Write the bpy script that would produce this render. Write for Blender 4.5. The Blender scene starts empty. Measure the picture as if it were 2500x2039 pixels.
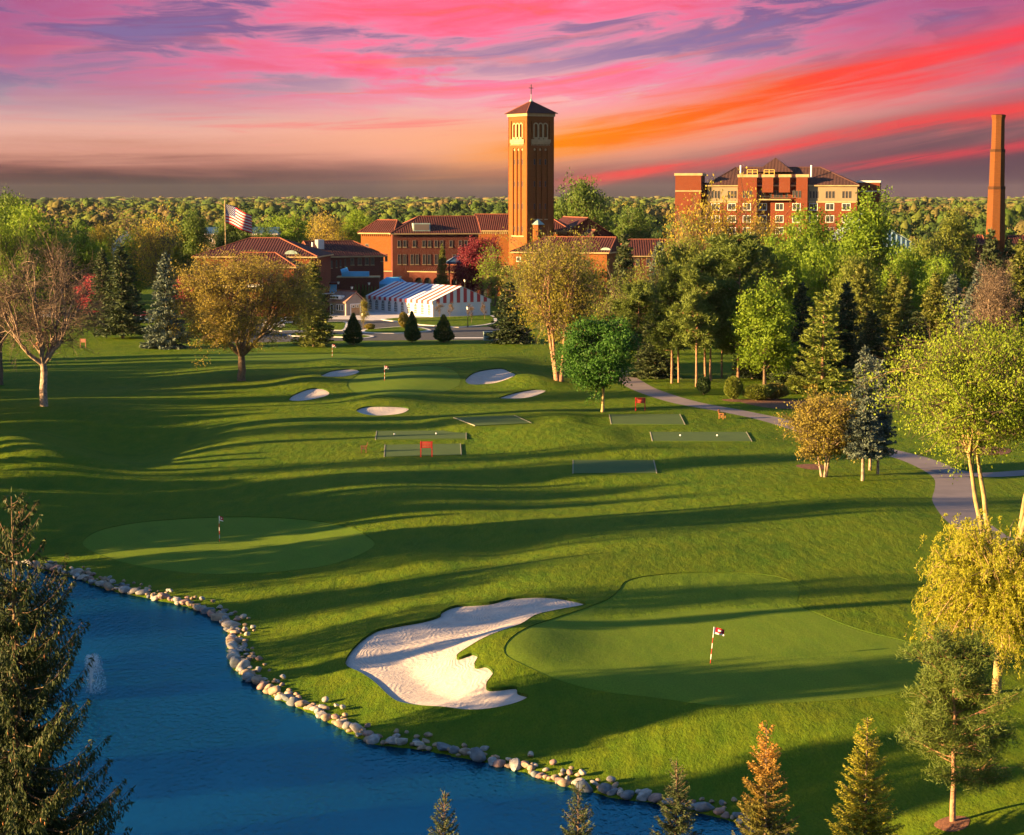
import bpy, bmesh, math, random
import numpy as np
from mathutils import Vector, Matrix, geometry

# ------------------------------------------------------------------ camera, light, exposure
SC = bpy.context.scene
F, U0, V0C, HCAM = 4860.0, 1250.0, 1019.5, 27.0          # photo focal length in photo pixels, camera height
PITCH = math.atan((V0C - 472.0) / F)
cam_d = bpy.data.cameras.new('camera'); cam = bpy.data.objects.new('camera', cam_d)
SC.collection.objects.link(cam); SC.camera = cam
cam.location = (0, 0, HCAM); cam.rotation_euler = (math.pi/2 - PITCH, 0, 0)
cam_d.sensor_width = 36; cam_d.lens = F/2500*36; cam_d.clip_start = 1; cam_d.clip_end = 20000
SC.render.resolution_x = 1024; SC.render.resolution_y = 835
SC.view_settings.view_transform = 'Standard'; SC.view_settings.look = 'None'
EXPO = 2.5
SC.view_settings.exposure = EXPO; SC.view_settings.gamma = 1
SUN_AZ = math.radians(17); SUN_EL = math.radians(10.2)
SUN = Vector((-math.cos(SUN_AZ)*math.cos(SUN_EL), -math.sin(SUN_AZ)*math.cos(SUN_EL), math.sin(SUN_EL)))
sl = bpy.data.lights.new('sun', 'SUN'); sl.energy = 5.0; sl.angle = math.radians(0.6); sl.color = (1.0, 0.62, 0.25)
so = bpy.data.objects.new('sun', sl); SC.collection.objects.link(so)
so.rotation_euler = SUN.to_track_quat('Z', 'Y').to_euler(); so.location = (-200, -80, 120)

class S:
    """socket with arithmetic, for writing node maths"""
    def __init__(s, nt, sock): s.nt = nt; s.k = sock
    def _m(s, op, *o):
        n = s.nt.nodes.new('ShaderNodeMath'); n.operation = op
        for i, x in enumerate((s,)+o):
            if isinstance(x, S): s.nt.links.new(x.k, n.inputs[i])
            else: n.inputs[i].default_value = x
        return S(s.nt, n.outputs[0])
    def __add__(s, o): return s._m('ADD', o)
    def __radd__(s, o): return s._m('ADD', o)
    def __sub__(s, o): return s._m('SUBTRACT', o)
    def __rsub__(s, o): return (s*-1.0) + o
    def __mul__(s, o): return s._m('MULTIPLY', o)
    def __rmul__(s, o): return s._m('MULTIPLY', o)
    def __truediv__(s, o): return s._m('DIVIDE', o)
    def sq(s): return s._m('MULTIPLY', s)
    def sqrt(s): return s._m('SQRT')
    def exp(s): return s._m('EXPONENT')
    def clamp(s): 
        r = s._m('ADD', 0.0); r.k.node.use_clamp = True; return r
    def step(s, a, b):
        n = s.nt.nodes.new('ShaderNodeMapRange'); n.interpolation_type = 'SMOOTHSTEP'
        s.nt.links.new(s.k, n.inputs[0]); n.inputs[1].default_value = a; n.inputs[2].default_value = b
        return S(s.nt, n.outputs[0])
def ramp(nt, fac, stops):
    n = nt.nodes.new('ShaderNodeValToRGB'); nt.links.new(fac.k, n.inputs[0])
    el = n.color_ramp.elements
    while len(el) < len(stops): el.new(0.5)
    for e, (p, c) in zip(el, stops): e.position = p; e.color = (*c, 1)
    return S(nt, n.outputs[0])
def mixc(nt, f, a, b, mode='MIX'):
    n = nt.nodes.new('ShaderNodeMix'); n.data_type = 'RGBA'; n.blend_type = mode
    for i, x in ((0, f), (6, a), (7, b)):
        if isinstance(x, S): nt.links.new(x.k, n.inputs[i])
        elif i == 0: n.inputs[i].default_value = x
        else: n.inputs[i].default_value = (*x, 1)
    return S(nt, n.outputs[2])
def noise(nt, vec, scale, detail=4, rough=.55, dist=0.0):
    n = nt.nodes.new('ShaderNodeTexNoise'); n.inputs['Scale'].default_value = scale
    n.inputs['Detail'].default_value = detail; n.inputs['Roughness'].default_value = rough; n.inputs['Distortion'].default_value = dist
    if vec is not None: nt.links.new(vec.k, n.inputs['Vector'])
    return S(nt, n.outputs[0])
def comb(nt, x, y, z):
    n = nt.nodes.new('ShaderNodeCombineXYZ')
    for i, q in enumerate((x, y, z)):
        if isinstance(q, S): nt.links.new(q.k, n.inputs[i])
        else: n.inputs[i].default_value = q
    return S(nt, n.outputs[0])

def build_world():
    w = bpy.data.worlds.new('World'); SC.world = w; w.use_nodes = True
    nt = w.node_tree; nt.nodes.clear()
    out = nt.nodes.new('ShaderNodeOutputWorld')
    sky = nt.nodes.new('ShaderNodeTexSky'); sky.sky_type = 'NISHITA'; sky.sun_disc = False
    sky.sun_elevation = SUN_EL; sky.sun_rotation = math.atan2(SUN.x, SUN.y) % (2*math.pi)
    sky.air_density = 1.0; sky.dust_density = 0.6; sky.ozone_density = 3.0
    b1 = nt.nodes.new('ShaderNodeBackground'); b1.inputs[1].default_value = 0.05; nt.links.new(sky.outputs[0], b1.inputs[0])
    tc = nt.nodes.new('ShaderNodeTexCoord'); sp = nt.nodes.new('ShaderNodeSeparateXYZ'); nt.links.new(tc.outputs['Generated'], sp.inputs[0])
    x, y, z = (S(nt, sp.outputs[i]) for i in range(3))
    A = x._m('ARCTAN2', y) / 0.257
    E = z / (x*x + y*y + 1e-5).sqrt() / 0.1
    right = (A + (A*A + 0.08).sqrt())*0.5                      # ~A to the right, ~0 to the left
    E2 = E - right*0.50                                        # clouds climb to the right
    sv = comb(nt, A*1.1, E2*4.6, 0.0); n1 = noise(nt, sv, 1.4, 6, .55, .55)
    sv2 = comb(nt, A*1.3 + 7.0, E2*9.0, 2.0); n2 = noise(nt, sv2, 2.0, 6, .6, .5)
    sv3 = comb(nt, A*2.2 + 3.0, (E2 + A*.3)*3.6, 5.0); n3 = noise(nt, sv3, 1.3, 5, .52, .7)
    Eb = E - right*0.10 + (n1 - 0.5)*0.16 + (n2 - 0.5)*0.13
    base = ramp(nt, (Eb*0.52), [(0.0, (.075, .062, .078)), (.026, (.085, .066, .08)), (.048, (.17, .09, .095)), (.075, (.42, .20, .17)), (.105, (.70, .37, .29)), (.15, (.84, .50, .42)),
        (.20, (.68, .46, .45)), (.255, (.45, .33, .42)), (.32, (.33, .21, .37)), (.42, (.30, .15, .33)), (.62, (.20, .14, .34)), (.95, (.08, .10, .28))])
    # dull purple to the lower right
    lr = (A.step(.16, .60))*(1.0 - E2.step(-.10, .14))
    base = mixc(nt, lr*0.85, base, (.19, .105, .145))
    # pale peach glow round the tower, warmer towards the horizon
    g = ((A - .06).sq()*-5.0 + (E - .48).sq()*-12.0).exp()
    base = mixc(nt, (g*1.0).clamp(), base, (1.0, .54, .55))
    g2 = ((A + .05).sq()*-6.0 + (E - .27).sq()*-60.0).exp()
    base = mixc(nt, (g2*0.9).clamp(), base, (1.0, .50, .30))
    # broken pink cloud sheets
    wx = noise(nt, comb(nt, A*1.6, E2*2.2, 9.0), 1.2, 3, .5)
    c1 = noise(nt, comb(nt, A*1.25 + wx*.9, E2*2.9 + A*.25 + wx*.8, 4.0), 1.7, 9, .60, .25)
    cc = ramp(nt, c1, [(.0, (.30, .22, .46)), (.40, (.36, .25, .48)), (.47, (.80, .38, .52)), (.54, (1.0, .26, .42)), (.62, (1.0, .20, .32)), (.72, (1.0, .19, .16))])
    ca = c1.step(.43, .53)*E.step(.30, .66)*(1.0 - E.step(1.15, 1.7))
    pkw = ((A + .05).sq()*-2.6).exp()*0.85 + 0.18
    col = mixc(nt, (ca*pkw*1.15).clamp(), base, cc)
    gr = (1.0 - c1.step(.38, .49))*E.step(.42, .75)*0.8
    col = mixc(nt, gr.clamp(), col, (.31, .23, .44))
    # small coral wisps lower down
    ws = n2.step(.50, .68)*E.step(.16, .40)*(1.0 - E.step(.6, .9))*((A*A*-1.2).exp())
    col = mixc(nt, (ws*.75).clamp(), col, (1.0, .27, .26))
    # the long orange to crimson streak climbing to the right
    line = E - (A*0.55 + 0.185) - (A - .55).sq()*0.06 + (n1 - .5)*0.16 + (c1 - .5)*.14
    wd = A.step(0.0, 1.0)*0.06 + 0.095
    band = ((line/wd).sq()*-1.0).exp() * A.step(-.30, .15) * (n2*1.5 + .05).clamp()
    bcol = ramp(nt, (A*.55 + .15 + (n2 - .5)*.25), [(0.0, (1.0, .52, .18)), (.22, (1.0, .33, .01)), (.36, (1.0, .22, .03)), (.5, (1.0, .12, .08)), (.8, (1.0, .09, .18))])
    col = mixc(nt, (band*1.15).clamp(), col, bcol)
    line2 = E - (A*0.40 + 0.02) + (n2 - .5)*.10
    band2 = ((line2/0.045).sq()*-1.0).exp()*A.step(.0, .25)*n1.step(.36, .58)
    col = mixc(nt, (band2*0.85).clamp(), col, (1.0, .10, .10))
    line3 = E - (A*0.34 - 0.10) + (n1 - .5)*.08
    band3 = ((line3/0.03).sq()*-1.0).exp()*A.step(.35, .75)*n2.step(.36, .55)
    col = mixc(nt, (band3*0.7).clamp(), col, (.85, .09, .12))
    b2 = nt.nodes.new('ShaderNodeBackground'); b2.inputs[1].default_value = 2**-EXPO; gm = nt.nodes.new('ShaderNodeGamma'); gm.inputs[1].default_value = 1.22; nt.links.new(col.k, gm.inputs[0]); nt.links.new(gm.outputs[0], b2.inputs[0])
    ms = nt.nodes.new('ShaderNodeMixShader')
    up = E.step(1.2, 2.3)
    nt.links.new(up.k, ms.inputs[0]); nt.links.new(b2.outputs[0], ms.inputs[1]); nt.links.new(b1.outputs[0], ms.inputs[2])
    nt.links.new(ms.outputs[0], out.inputs[0])
build_world()

# ------------------------------------------------------------------ helpers
COL = SC.collection
def ray(u, v):
    xc, yc = (u-U0)/F, -(v-V0C)/F
    return np.array((xc, math.cos(PITCH)+yc*math.sin(PITCH), -math.sin(PITCH)+yc*math.cos(PITCH)))
def on_z(u, v, z=0.0):
    d = ray(u, v); t = (z-HCAM)/d[2]; return np.array((d[0]*t, d[1]*t, z))
def at_d(u, v, D):
    d = ray(u, v); t = D/d[1]; return np.array((d[0]*t, D, HCAM+d[2]*t))
DN = F/2500.0                                    # distances below are noted for a 36 mm lens; DN turns them into metres
def tag(o, label=None, cat=None, group=None, kind=None):
    if label: o['label'] = label
    if cat: o['category'] = cat
    if group: o['group'] = group
    if kind: o['kind'] = kind
    return o
def empty(name, loc, rz=0.0, label=None, cat=None, group=None):
    o = bpy.data.objects.new(name, None); COL.objects.link(o); o.location = loc; o.rotation_euler = (0, 0, rz)
    return tag(o, label, cat, group)
def link(name, me, parent=None, m=None):
    o = bpy.data.objects.new(name, me); COL.objects.link(o); o.parent = parent
    if m is not None:
        if len(me.materials) == 0: me.materials.append(m)
        if me.materials[0] is not m: o.material_slots[0].link = 'OBJECT'; o.material_slots[0].material = m
    return o
def np_mesh(name, V, Q, m=None, smooth=False, tint=None):
    """V (n,3), Q (k,3|4) -> mesh"""
    me = bpy.data.meshes.new(name); V = np.ascontiguousarray(V, np.float32); Q = np.ascontiguousarray(Q, np.int32)
    me.vertices.add(len(V)); me.vertices.foreach_set('co', V.ravel())
    k = Q.shape[1]; me.loops.add(Q.size); me.loops.foreach_set('vertex_index', Q.ravel())
    me.polygons.add(len(Q)); me.polygons.foreach_set('loop_start', np.arange(0, Q.size, k, dtype=np.int32))
    if smooth: me.polygons.foreach_set('use_smooth', np.ones(len(Q), bool))
    if tint is not None:
        at = me.attributes.new('tint', 'FLOAT', 'FACE'); at.data.foreach_set('value', np.ascontiguousarray(tint, np.float32))
    me.update(); me.validate()
    if m: me.materials.append(m)
    return me
class MB:
    """collects simple solids into one mesh"""
    def __init__(s): s.v = []; s.f = []; s.mi = []; s.uv = {}
    def poly(s, pts, mi=0):
        n = len(s.v); s.v += [tuple(p) for p in pts]; s.f.append(tuple(range(n, n+len(pts)))); s.mi.append(mi)
    def box(s, x0, x1, y0, y1, z0, z1, mi=0):
        n = len(s.v)
        s.v += [(x0,y0,z0),(x1,y0,z0),(x1,y1,z0),(x0,y1,z0),(x0,y0,z1),(x1,y0,z1),(x1,y1,z1),(x0,y1,z1)]
        for q in ((0,3,2,1),(4,5,6,7),(0,1,5,4),(1,2,6,5),(2,3,7,6),(3,0,4,7)): s.f.append(tuple(n+i for i in q)); s.mi.append(mi)
        return s
    def cyl(s, p0, p1, r0, r1=None, n=8, mi=0):
        r1 = r0 if r1 is None else r1; p0, p1 = Vector(p0), Vector(p1); d = (p1-p0).normalized()
        a = d.orthogonal().normalized(); b = d.cross(a); k = len(s.v)
        for p, r in ((p0, r0), (p1, r1)):
            for i in range(n):
                t = 2*math.pi*i/n; s.v.append(tuple(p+a*math.cos(t)*r+b*math.sin(t)*r))
        for i in range(n):
            j = (i+1) % n; s.f.append((k+i, k+j, k+n+j, k+n+i)); s.mi.append(mi)
        s.f.append(tuple(k+n-1-i for i in range(n))); s.mi.append(mi); s.f.append(tuple(k+n+i for i in range(n))); s.mi.append(mi)
        return s
    def prism(s, pts, z0, z1, mi=0):
        """vertical prism over an outline of (x, y), counter-clockwise"""
        n = len(pts); k = len(s.v)
        s.v += [(p[0], p[1], z0) for p in pts] + [(p[0], p[1], z1) for p in pts]
        for i in range(n):
            j = (i+1) % n; s.f.append((k+i, k+j, k+n+j, k+n+i)); s.mi.append(mi)
        s.f.append(tuple(k+n+i for i in range(n))); s.mi.append(mi); s.f.append(tuple(k+n-1-i for i in range(n))); s.mi.append(mi)
        return s
    def xprism(s, pts, x0, x1, mi=0):
        """prism along x over an outline of (y, z)"""
        n = len(pts); k = len(s.v)
        s.v += [(x0, p[0], p[1]) for p in pts] + [(x1, p[0], p[1]) for p in pts]
        for i in range(n):
            j = (i+1) % n; s.f.append((k+i, k+j, k+n+j, k+n+i)); s.mi.append(mi)
        s.f.append(tuple(k+n-1-i for i in range(n))); s.mi.append(mi); s.f.append(tuple(k+n+i for i in range(n))); s.mi.append(mi)
        return s
    def mesh(s, name, mats, smooth=False, uv_up=False):
        me = bpy.data.meshes.new(name); me.from_pydata(s.v, [], s.f)
        if not isinstance(mats, (list, tuple)): mats = [mats]
        for m in mats: me.materials.append(m)
        me.polygons.foreach_set('material_index', s.mi)
        if smooth: me.polygons.foreach_set('use_smooth', [True]*len(s.f))
        bm = bmesh.new(); bm.from_mesh(me); bmesh.ops.recalc_face_normals(bm, faces=bm.faces)
        if uv_up:                                   # u runs along the eave, v up the slope
            L = bm.loops.layers.uv.new('slope')
            for f in bm.faces:
                n = f.normal; e = Vector((-n.y, n.x, 0)); e = e.normalized() if e.length > 1e-4 else Vector((1, 0, 0)); up = n.cross(e)
                for l in f.loops: l[L].uv = (l.vert.co.dot(e), l.vert.co.dot(up))
        bm.to_mesh(me); bm.free(); me.update()
        return me
    def build(s, name, mats, parent=None, smooth=False, uv_up=False):
        return link(name, s.mesh(name, mats, smooth, uv_up), parent)

# ------------------------------------------------------------------ materials
def new_mat(name):
    m = bpy.data.materials.new(name); m.use_nodes = True; nt = m.node_tree
    return m, nt, nt.nodes['Principled BSDF']
def mat(name, c, c2=None, scale=1.0, rough=.8, spec=.25, bump=0.0, bscale=None, metal=0.0, detail=4, lo=.35, hi=.65, bdist=.05):
    m, nt, b = new_mat(name)
    tc = nt.nodes.new('ShaderNodeTexCoord'); v = S(nt, tc.outputs['Object'])
    if c2:
        n = noise(nt, v, scale, detail).step(lo, hi); k = mixc(nt, n, c, c2); nt.links.new(k.k, b.inputs['Base Color'])
    else: b.inputs['Base Color'].default_value = (*c, 1)
    b.inputs['Roughness'].default_value = rough; b.inputs['Specular IOR Level'].default_value = spec; b.inputs['Metallic'].default_value = metal
    if bump:
        bn = nt.nodes.new('ShaderNodeBump'); bn.inputs['Strength'].default_value = bump; bn.inputs['Distance'].default_value = bdist
        h = noise(nt, v, bscale or scale*3, 5, .6); nt.links.new(h.k, bn.inputs['Height']); nt.links.new(bn.outputs[0], b.inputs['Normal'])
    return m
def brick_mat(name, c, c2, c3):
    m, nt, b = new_mat(name)
    tc = nt.nodes.new('ShaderNodeTexCoord'); v = S(nt, tc.outputs['Object'])
    sp = nt.nodes.new('ShaderNodeSeparateXYZ'); nt.links.new(v.k, sp.inputs[0])
    x, y, z = (S(nt, sp.outputs[i]) for i in range(3))
    br = nt.nodes.new('ShaderNodeTexBrick'); vv = comb(nt, x + y, z, 0.0); nt.links.new(vv.k, br.inputs['Vector'])
    br.inputs['Scale'].default_value = 1.0; br.inputs['Brick Width'].default_value = .42; br.inputs['Row Height'].default_value = .14; br.inputs['Mortar Size'].default_value = .012
    br.inputs['Color1'].default_value = (*c, 1); br.inputs['Color2'].default_value = (*c2, 1); br.inputs['Mortar'].default_value = (*c3, 1)
    n = noise(nt, comb(nt, x*.5, y*.5, z*1.4), .5, 6).step(.35, .7)
    k = mixc(nt, n*0.30, S(nt, br.outputs[0]), c3); nt.links.new(k.k, b.inputs['Base Color']); b.inputs['Roughness'].default_value = .9; b.inputs['Specular IOR Level'].default_value = .15
    bn = nt.nodes.new('ShaderNodeBump'); bn.inputs['Strength'].default_value = .4; bn.inputs['Distance'].default_value = .02
    nt.links.new(br.outputs[1], bn.inputs['Height']); bn.invert = True; nt.links.new(bn.outputs[0], b.inputs['Normal'])
    return m
def tile_mat(name, c, c2, pitch=.62, bump=1.0):
    m, nt, b = new_mat(name)
    uvn = nt.nodes.new('ShaderNodeUVMap'); uvn.uv_map = 'slope'; v = S(nt, uvn.outputs[0])
    sp = nt.nodes.new('ShaderNodeSeparateXYZ'); nt.links.new(v.k, sp.inputs[0]); x, y = S(nt, sp.outputs[0]), S(nt, sp.outputs[1])
    ribs = (x*(2*math.pi/pitch))._m('SINE')*.5 + .5; rows = (y/0.42)._m('FRACT')
    n = noise(nt, comb(nt, x*1.4, y*2.2, 0.0), 1.0, 5, .7).step(.3, .7); n2 = noise(nt, comb(nt, x*.12, y*.2, 3.0), 1.0, 4).step(.35, .7)
    k = mixc(nt, n, c, c2); k = mixc(nt, n2*.4, k, tuple(q*.55 for q in c2))
    nt.links.new(k.k, b.inputs['Base Color']); b.inputs['Roughness'].default_value = .75; b.inputs['Specular IOR Level'].default_value = .25
    bn = nt.nodes.new('ShaderNodeBump'); bn.inputs['Strength'].default_value = bump; bn.inputs['Distance'].default_value = .12
    hh = ribs + rows*.35; nt.links.new(hh.k, bn.inputs['Height']); nt.links.new(bn.outputs[0], b.inputs['Normal'])
    return m
LEAFMATS = {}
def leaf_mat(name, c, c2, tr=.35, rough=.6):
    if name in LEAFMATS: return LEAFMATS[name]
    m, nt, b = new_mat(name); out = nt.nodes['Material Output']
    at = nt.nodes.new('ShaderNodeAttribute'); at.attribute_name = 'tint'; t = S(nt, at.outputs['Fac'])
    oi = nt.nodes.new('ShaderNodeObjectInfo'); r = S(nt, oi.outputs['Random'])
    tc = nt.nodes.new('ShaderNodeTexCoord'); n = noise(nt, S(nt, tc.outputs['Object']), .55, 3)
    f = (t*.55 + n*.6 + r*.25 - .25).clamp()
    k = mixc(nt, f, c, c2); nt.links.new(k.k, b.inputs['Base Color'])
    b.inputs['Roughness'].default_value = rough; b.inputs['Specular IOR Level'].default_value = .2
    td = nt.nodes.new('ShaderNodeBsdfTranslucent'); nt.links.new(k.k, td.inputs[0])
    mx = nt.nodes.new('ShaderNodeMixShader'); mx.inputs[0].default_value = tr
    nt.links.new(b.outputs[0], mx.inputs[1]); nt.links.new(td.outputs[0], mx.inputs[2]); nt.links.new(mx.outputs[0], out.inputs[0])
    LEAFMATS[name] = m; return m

M = dict(
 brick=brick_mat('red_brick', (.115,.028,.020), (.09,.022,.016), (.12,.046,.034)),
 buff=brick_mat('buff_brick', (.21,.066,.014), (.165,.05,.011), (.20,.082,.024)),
 hbrick=brick_mat('orange_brick', (.17,.037,.014), (.135,.03,.012), (.16,.055,.03)),
 stone=mat('limestone', (.40,.30,.15), (.33,.24,.12), .8, bump=.2),
 cream=mat('cream_stucco', (.25,.195,.12), (.22,.17,.105), .3),
 tile=tile_mat('clay_roof_tile', (.070,.015,.012), (.042,.011,.009)),
 shingle=tile_mat('brown_shingle', (.072,.032,.026), (.052,.024,.021), .9, .4),
 copper=mat('verdigris_copper', (.30,.42,.38), (.22,.32,.30), 2.0),
 dark=mat('dark_interior', (.015,.014,.013), rough=.6),
 glass=mat('window_glass', (.020,.026,.032), (.05,.055,.06), .6, rough=.12, spec=.6),
 frame=mat('window_frame', (.16,.13,.11), rough=.6),
 white=mat('white_paint', (.78,.77,.74), rough=.6),
 metal=mat('galvanised_metal', (.55,.57,.58), rough=.4, metal=.7),
 yellow=mat('yellow_rail', (.70,.50,.12), rough=.5),
 iron=mat('dark_iron', (.03,.028,.025), rough=.5),
 lamp=mat('lamp_glass', (.86,.80,.66), rough=.3),
 asphalt=mat('asphalt', (.050,.050,.054), (.065,.064,.068), .6, rough=.9),
 path=mat('path_asphalt', (.20,.165,.165), (.165,.138,.14), .35, rough=.9, bump=.3, bscale=8, bdist=.02),
 kerb=mat('concrete_kerb', (.56,.53,.49), (.48,.46,.43), .7, rough=.85),
 plaza=mat('concrete_paving', (.52,.48,.45), (.46,.43,.41), .4, rough=.85),
 bark=mat('brown_bark', (.20,.135,.085), (.11,.075,.05), 3.0, rough=.95, bump=.8, bscale=5, bdist=.08),
 pale_bark=mat('pale_bark', (.38,.28,.20), (.19,.135,.10), 2.6, rough=.95, bump=.9, bscale=4, bdist=.1),
 pine_bark=mat('pine_bark', (.36,.20,.115), (.20,.11,.07), 2.6, rough=.95, bump=.8, bscale=5, bdist=.08),
 gold_bark=mat('mossy_bark', (.38,.27,.11), (.22,.16,.08), 1.5, rough=.95, bump=.7, bscale=4, bdist=.08),
 twig=mat('dark_twig', (.095,.068,.052), rough=.95),
 red=mat('red_paint', (.50,.03,.025), rough=.5),
 wood=mat('cedar_wood', (.36,.15,.05), (.26,.10,.035), 3.0, rough=.7),
 darkwood=mat('brown_bench_wood', (.17,.06,.035), (.11,.04,.025), 3.0, rough=.7),
 turf=mat('artificial_turf', (.054,.098,.020), (.046,.086,.018), .5, rough=.95),
 mulch=mat('bark_mulch', (.17,.075,.04), (.10,.045,.028), 4.0, rough=.95, bump=.8, bscale=10),
 tent_white=mat('tent_white', (.66,.63,.62), rough=.7),
 tent_red=mat('tent_red', (.46,.05,.055), rough=.7),
 tent_blue=mat('tent_blue', (.10,.12,.30), rough=.7),
 blue_and_shade=mat('blue_and_shaded_white', (.10,.38,.62), (.08,.33,.56), .4, rough=.5),  # blue of duct and loading bay; on the marquee, shade painted over white
 shed=mat('shed_siding', (.28,.24,.22), (.24,.21,.19), .8),
 shed_roof=mat('shed_shingle', (.25,.14,.11), (.19,.11,.09), 2.0),
 door=mat('timber_door', (.40,.25,.13), (.33,.20,.10), 2.0),
 cloth_white=mat('flag_white', (.50,.48,.48), rough=.8), cloth_red=mat('flag_red', (.42,.008,.03), rough=.8),
 cloth_blue=mat('flag_blue', (.035,.045,.17), rough=.8),
)
M['tent_pink']=M['tent_white']
# ------------------------------------------------------------------ terrain
WATER_Z = -2.2
SHORE = [(-260,1368),(-120,1372),(0,1378),(70,1380),(112,1392),(180,1407),(250,1434),(330,1453),(420,1472),(490,1490),(528,1508),(556,1530),(568,1562),(562,1598),
 (586,1640),(636,1676),(680,1704),(740,1730),(800,1757),(860,1790),(920,1815),(1000,1826),(1060,1833),(1110,1846),(1180,1858),(1240,1873),(1300,1890),
 (1360,1910),(1420,1926),(1500,1946),(1580,1956),(1640,1969),(1700,1982),(1760,1993),(1810,2008),(1845,2030),(1850,2062)]
def smooth_line(P, n=4, closed=False):
    """Catmull-Rom through the points"""
    P = np.asarray(P, float); N = len(P); out = []
    for i in range(N if closed else N-1):
        g = lambda k: P[k % N] if closed else P[min(max(k, 0), N-1)]
        p0, p1, p2, p3 = g(i-1), g(i), g(i+1), g(i+2)
        for t in np.arange(n)/n:
            out.append(.5*((2*p1)+(-p0+p2)*t+(2*p0-5*p1+4*p2-p3)*t*t+(-p0+3*p1-3*p2+p3)*t**3))
    if not closed: out.append(P[-1])
    return np.array(out)
shore_w = smooth_line([on_z(u, v, WATER_Z)[:2] for u, v in SHORE], 4)
pond_poly = np.vstack([shore_w, [(12, 74), (2, 64), (-20, 60), (-60, 62), (-80, 100), (-72, 150)]])
def poly_dist(P, poly, closed=True):
    A = np.asarray(poly); B = np.roll(A, -1, 0)
    if not closed: A, B = A[:-1], B[:-1]
    best = np.full(len(P), 1e9)
    for a, b in zip(A, B):
        ab = b-a; t = np.clip(((P-a)@ab)/max(ab@ab, 1e-9), 0, 1); best = np.minimum(best, np.hypot(*(P-a-t[:, None]*ab).T))
    return best
def inside(P, poly):
    x, y = P[:, 0], P[:, 1]; r = np.zeros(len(P), bool); n = len(poly)
    for i in range(n):
        x1, y1 = poly[i]; x2, y2 = poly[(i+1) % n]
        if y1 == y2: continue
        c = ((y1 > y) != (y2 > y)) & (x < (x2-x1)*(y-y1)/(y2-y1)+x1); r ^= c
    return r
def sstep(a, b, x): t = np.clip((x-a)/(b-a), 0, 1); return t*t*(3-2*t)
# bumps: photo point, height, half widths in metres across and along the view
BUMPS = [(540,1330,-1.5,17,34),(1055,1338,.9,4.5,7),(930,1395,-.5,8,8),(1130,1330,-.8,6,8),(40,1100,2.1,7,12),(120,1135,1.7,7,8),(330,1070,-2.1,8,18),(110,1010,1.0,12,14),
 (480,1190,-.8,12,14),(300,930,-.7,12,14),(620,905,.5,10,16),(1000,1215,.6,8,12),(1300,1200,-.5,10,14),(1330,1040,.9,9,16),(1700,1000,.4,14,20),(1650,1330,.4,14,14),(1350,1405,.5,7,7),
 (825,888,.9,4.5,10),(755,936,.9,4.5,9),(1215,888,1.5,6,12),(1310,940,.9,4.5,9),(1275,925,.5,3,8),(950,982,.8,5,9),(1000,925,.8,9,26),(1100,900,.6,8,20),
 (460,862,.7,14,16),(1120,1745,.4,6,6),(1200,1600,.30,3.6,10),(1300,1560,.35,3,6),(1330,1480,.35,4,5),(2100,1250,.6,9,14),(150,1250,-.6,9,14),(780,1180,.5,9,12),(650,1050,.4,12,14),(1500,1090,.5,10,14)]
BUMPS_W = [(*on_z(u, v)[:2], a, rx, ry) for u, v, a, rx, ry in BUMPS]
PADS = [[(920.6,1052),(1137,1050.5),(1137,1070),(917.6,1072)],[(941,1086),(1123,1083.6),(1125,1110.7),(939,1115)],[(1108.6,1020),(1255,1015),(1296,1033.6),(1161,1040)],
 [(1488.6,1012),(1658.7,1011.4),(1671,1036),(1493,1035)],[(1588.5,1054.8),(1821,1054.8),(1834,1077),(1593.5,1076.4)],[(1400,1124),(1594.6,1124),(1602,1155),(1400,1156)]]
def h_raw(P):
    x, y = P[:, 0], P[:, 1]
    golf = 1-sstep(300, 352, y)
    z = .10*np.sin(x*.11+y*.05+1.3)*np.sin(y*.042-x*.03)+.04*np.sin(x*.29+2)*np.sin(y*.11+.6)
    z *= sstep(75, 95, y)
    for cx, cy, a, rx, ry in BUMPS_W: z = z+a*np.exp(-((x-cx)/rx)**2-((y-cy)/ry)**2)
    z *= golf
    d = poly_dist(P, pond_poly); ins = inside(P, pond_poly)
    bank = sstep(0, 13, d)
    zo = -2.0+(z+2.0)*bank
    zo = np.where(d < 2.5, np.minimum(zo, -2.05+.25*d), zo)
    return np.where(ins, -2.2-1.1*sstep(0, 2.5, d), zo)
pad_w = []
for q in PADS:
    c = np.array([on_z(u, v, .15)[:2] for u, v in q]); lev = h_raw(c).mean()
    c = np.array([on_z(u, v, lev+.05)[:2] for u, v in q]); lev = float(h_raw(c).mean()); pad_w.append((c, lev))
def h_np(P):
    P = np.asarray(P, float); z = h_raw(P)
    for c, lev in pad_w:
        lo, hi = c.min(0)-9, c.max(0)+9
        k = np.where((P[:, 0] > lo[0]) & (P[:, 0] < hi[0]) & (P[:, 1] > lo[1]) & (P[:, 1] < hi[1]))[0]
        if len(k):
            d = np.where(inside(P[k], c), 0, poly_dist(P[k], c)); w = 1-sstep(.6, 5, d); z[k] = z[k]*(1-w)+(lev-.02)*w
    return z
def h1(x, y): return float(h_np(np.array([[x, y]]))[0])
def gp(u, v):
    """photo pixel -> point on the ground"""
    p = on_z(u, v, 0.0)
    for _ in range(12):
        q = on_z(u, v, h1(p[0], p[1])); p = .5*p+.5*q
    return np.array((p[0], p[1], h1(p[0], p[1])))
def gpoly(pts, n=3, closed=True): return smooth_line([gp(u, v)[:2] for u, v in pts], n, closed) if n > 1 else np.array([gp(u, v)[:2] for u, v in pts])

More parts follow.
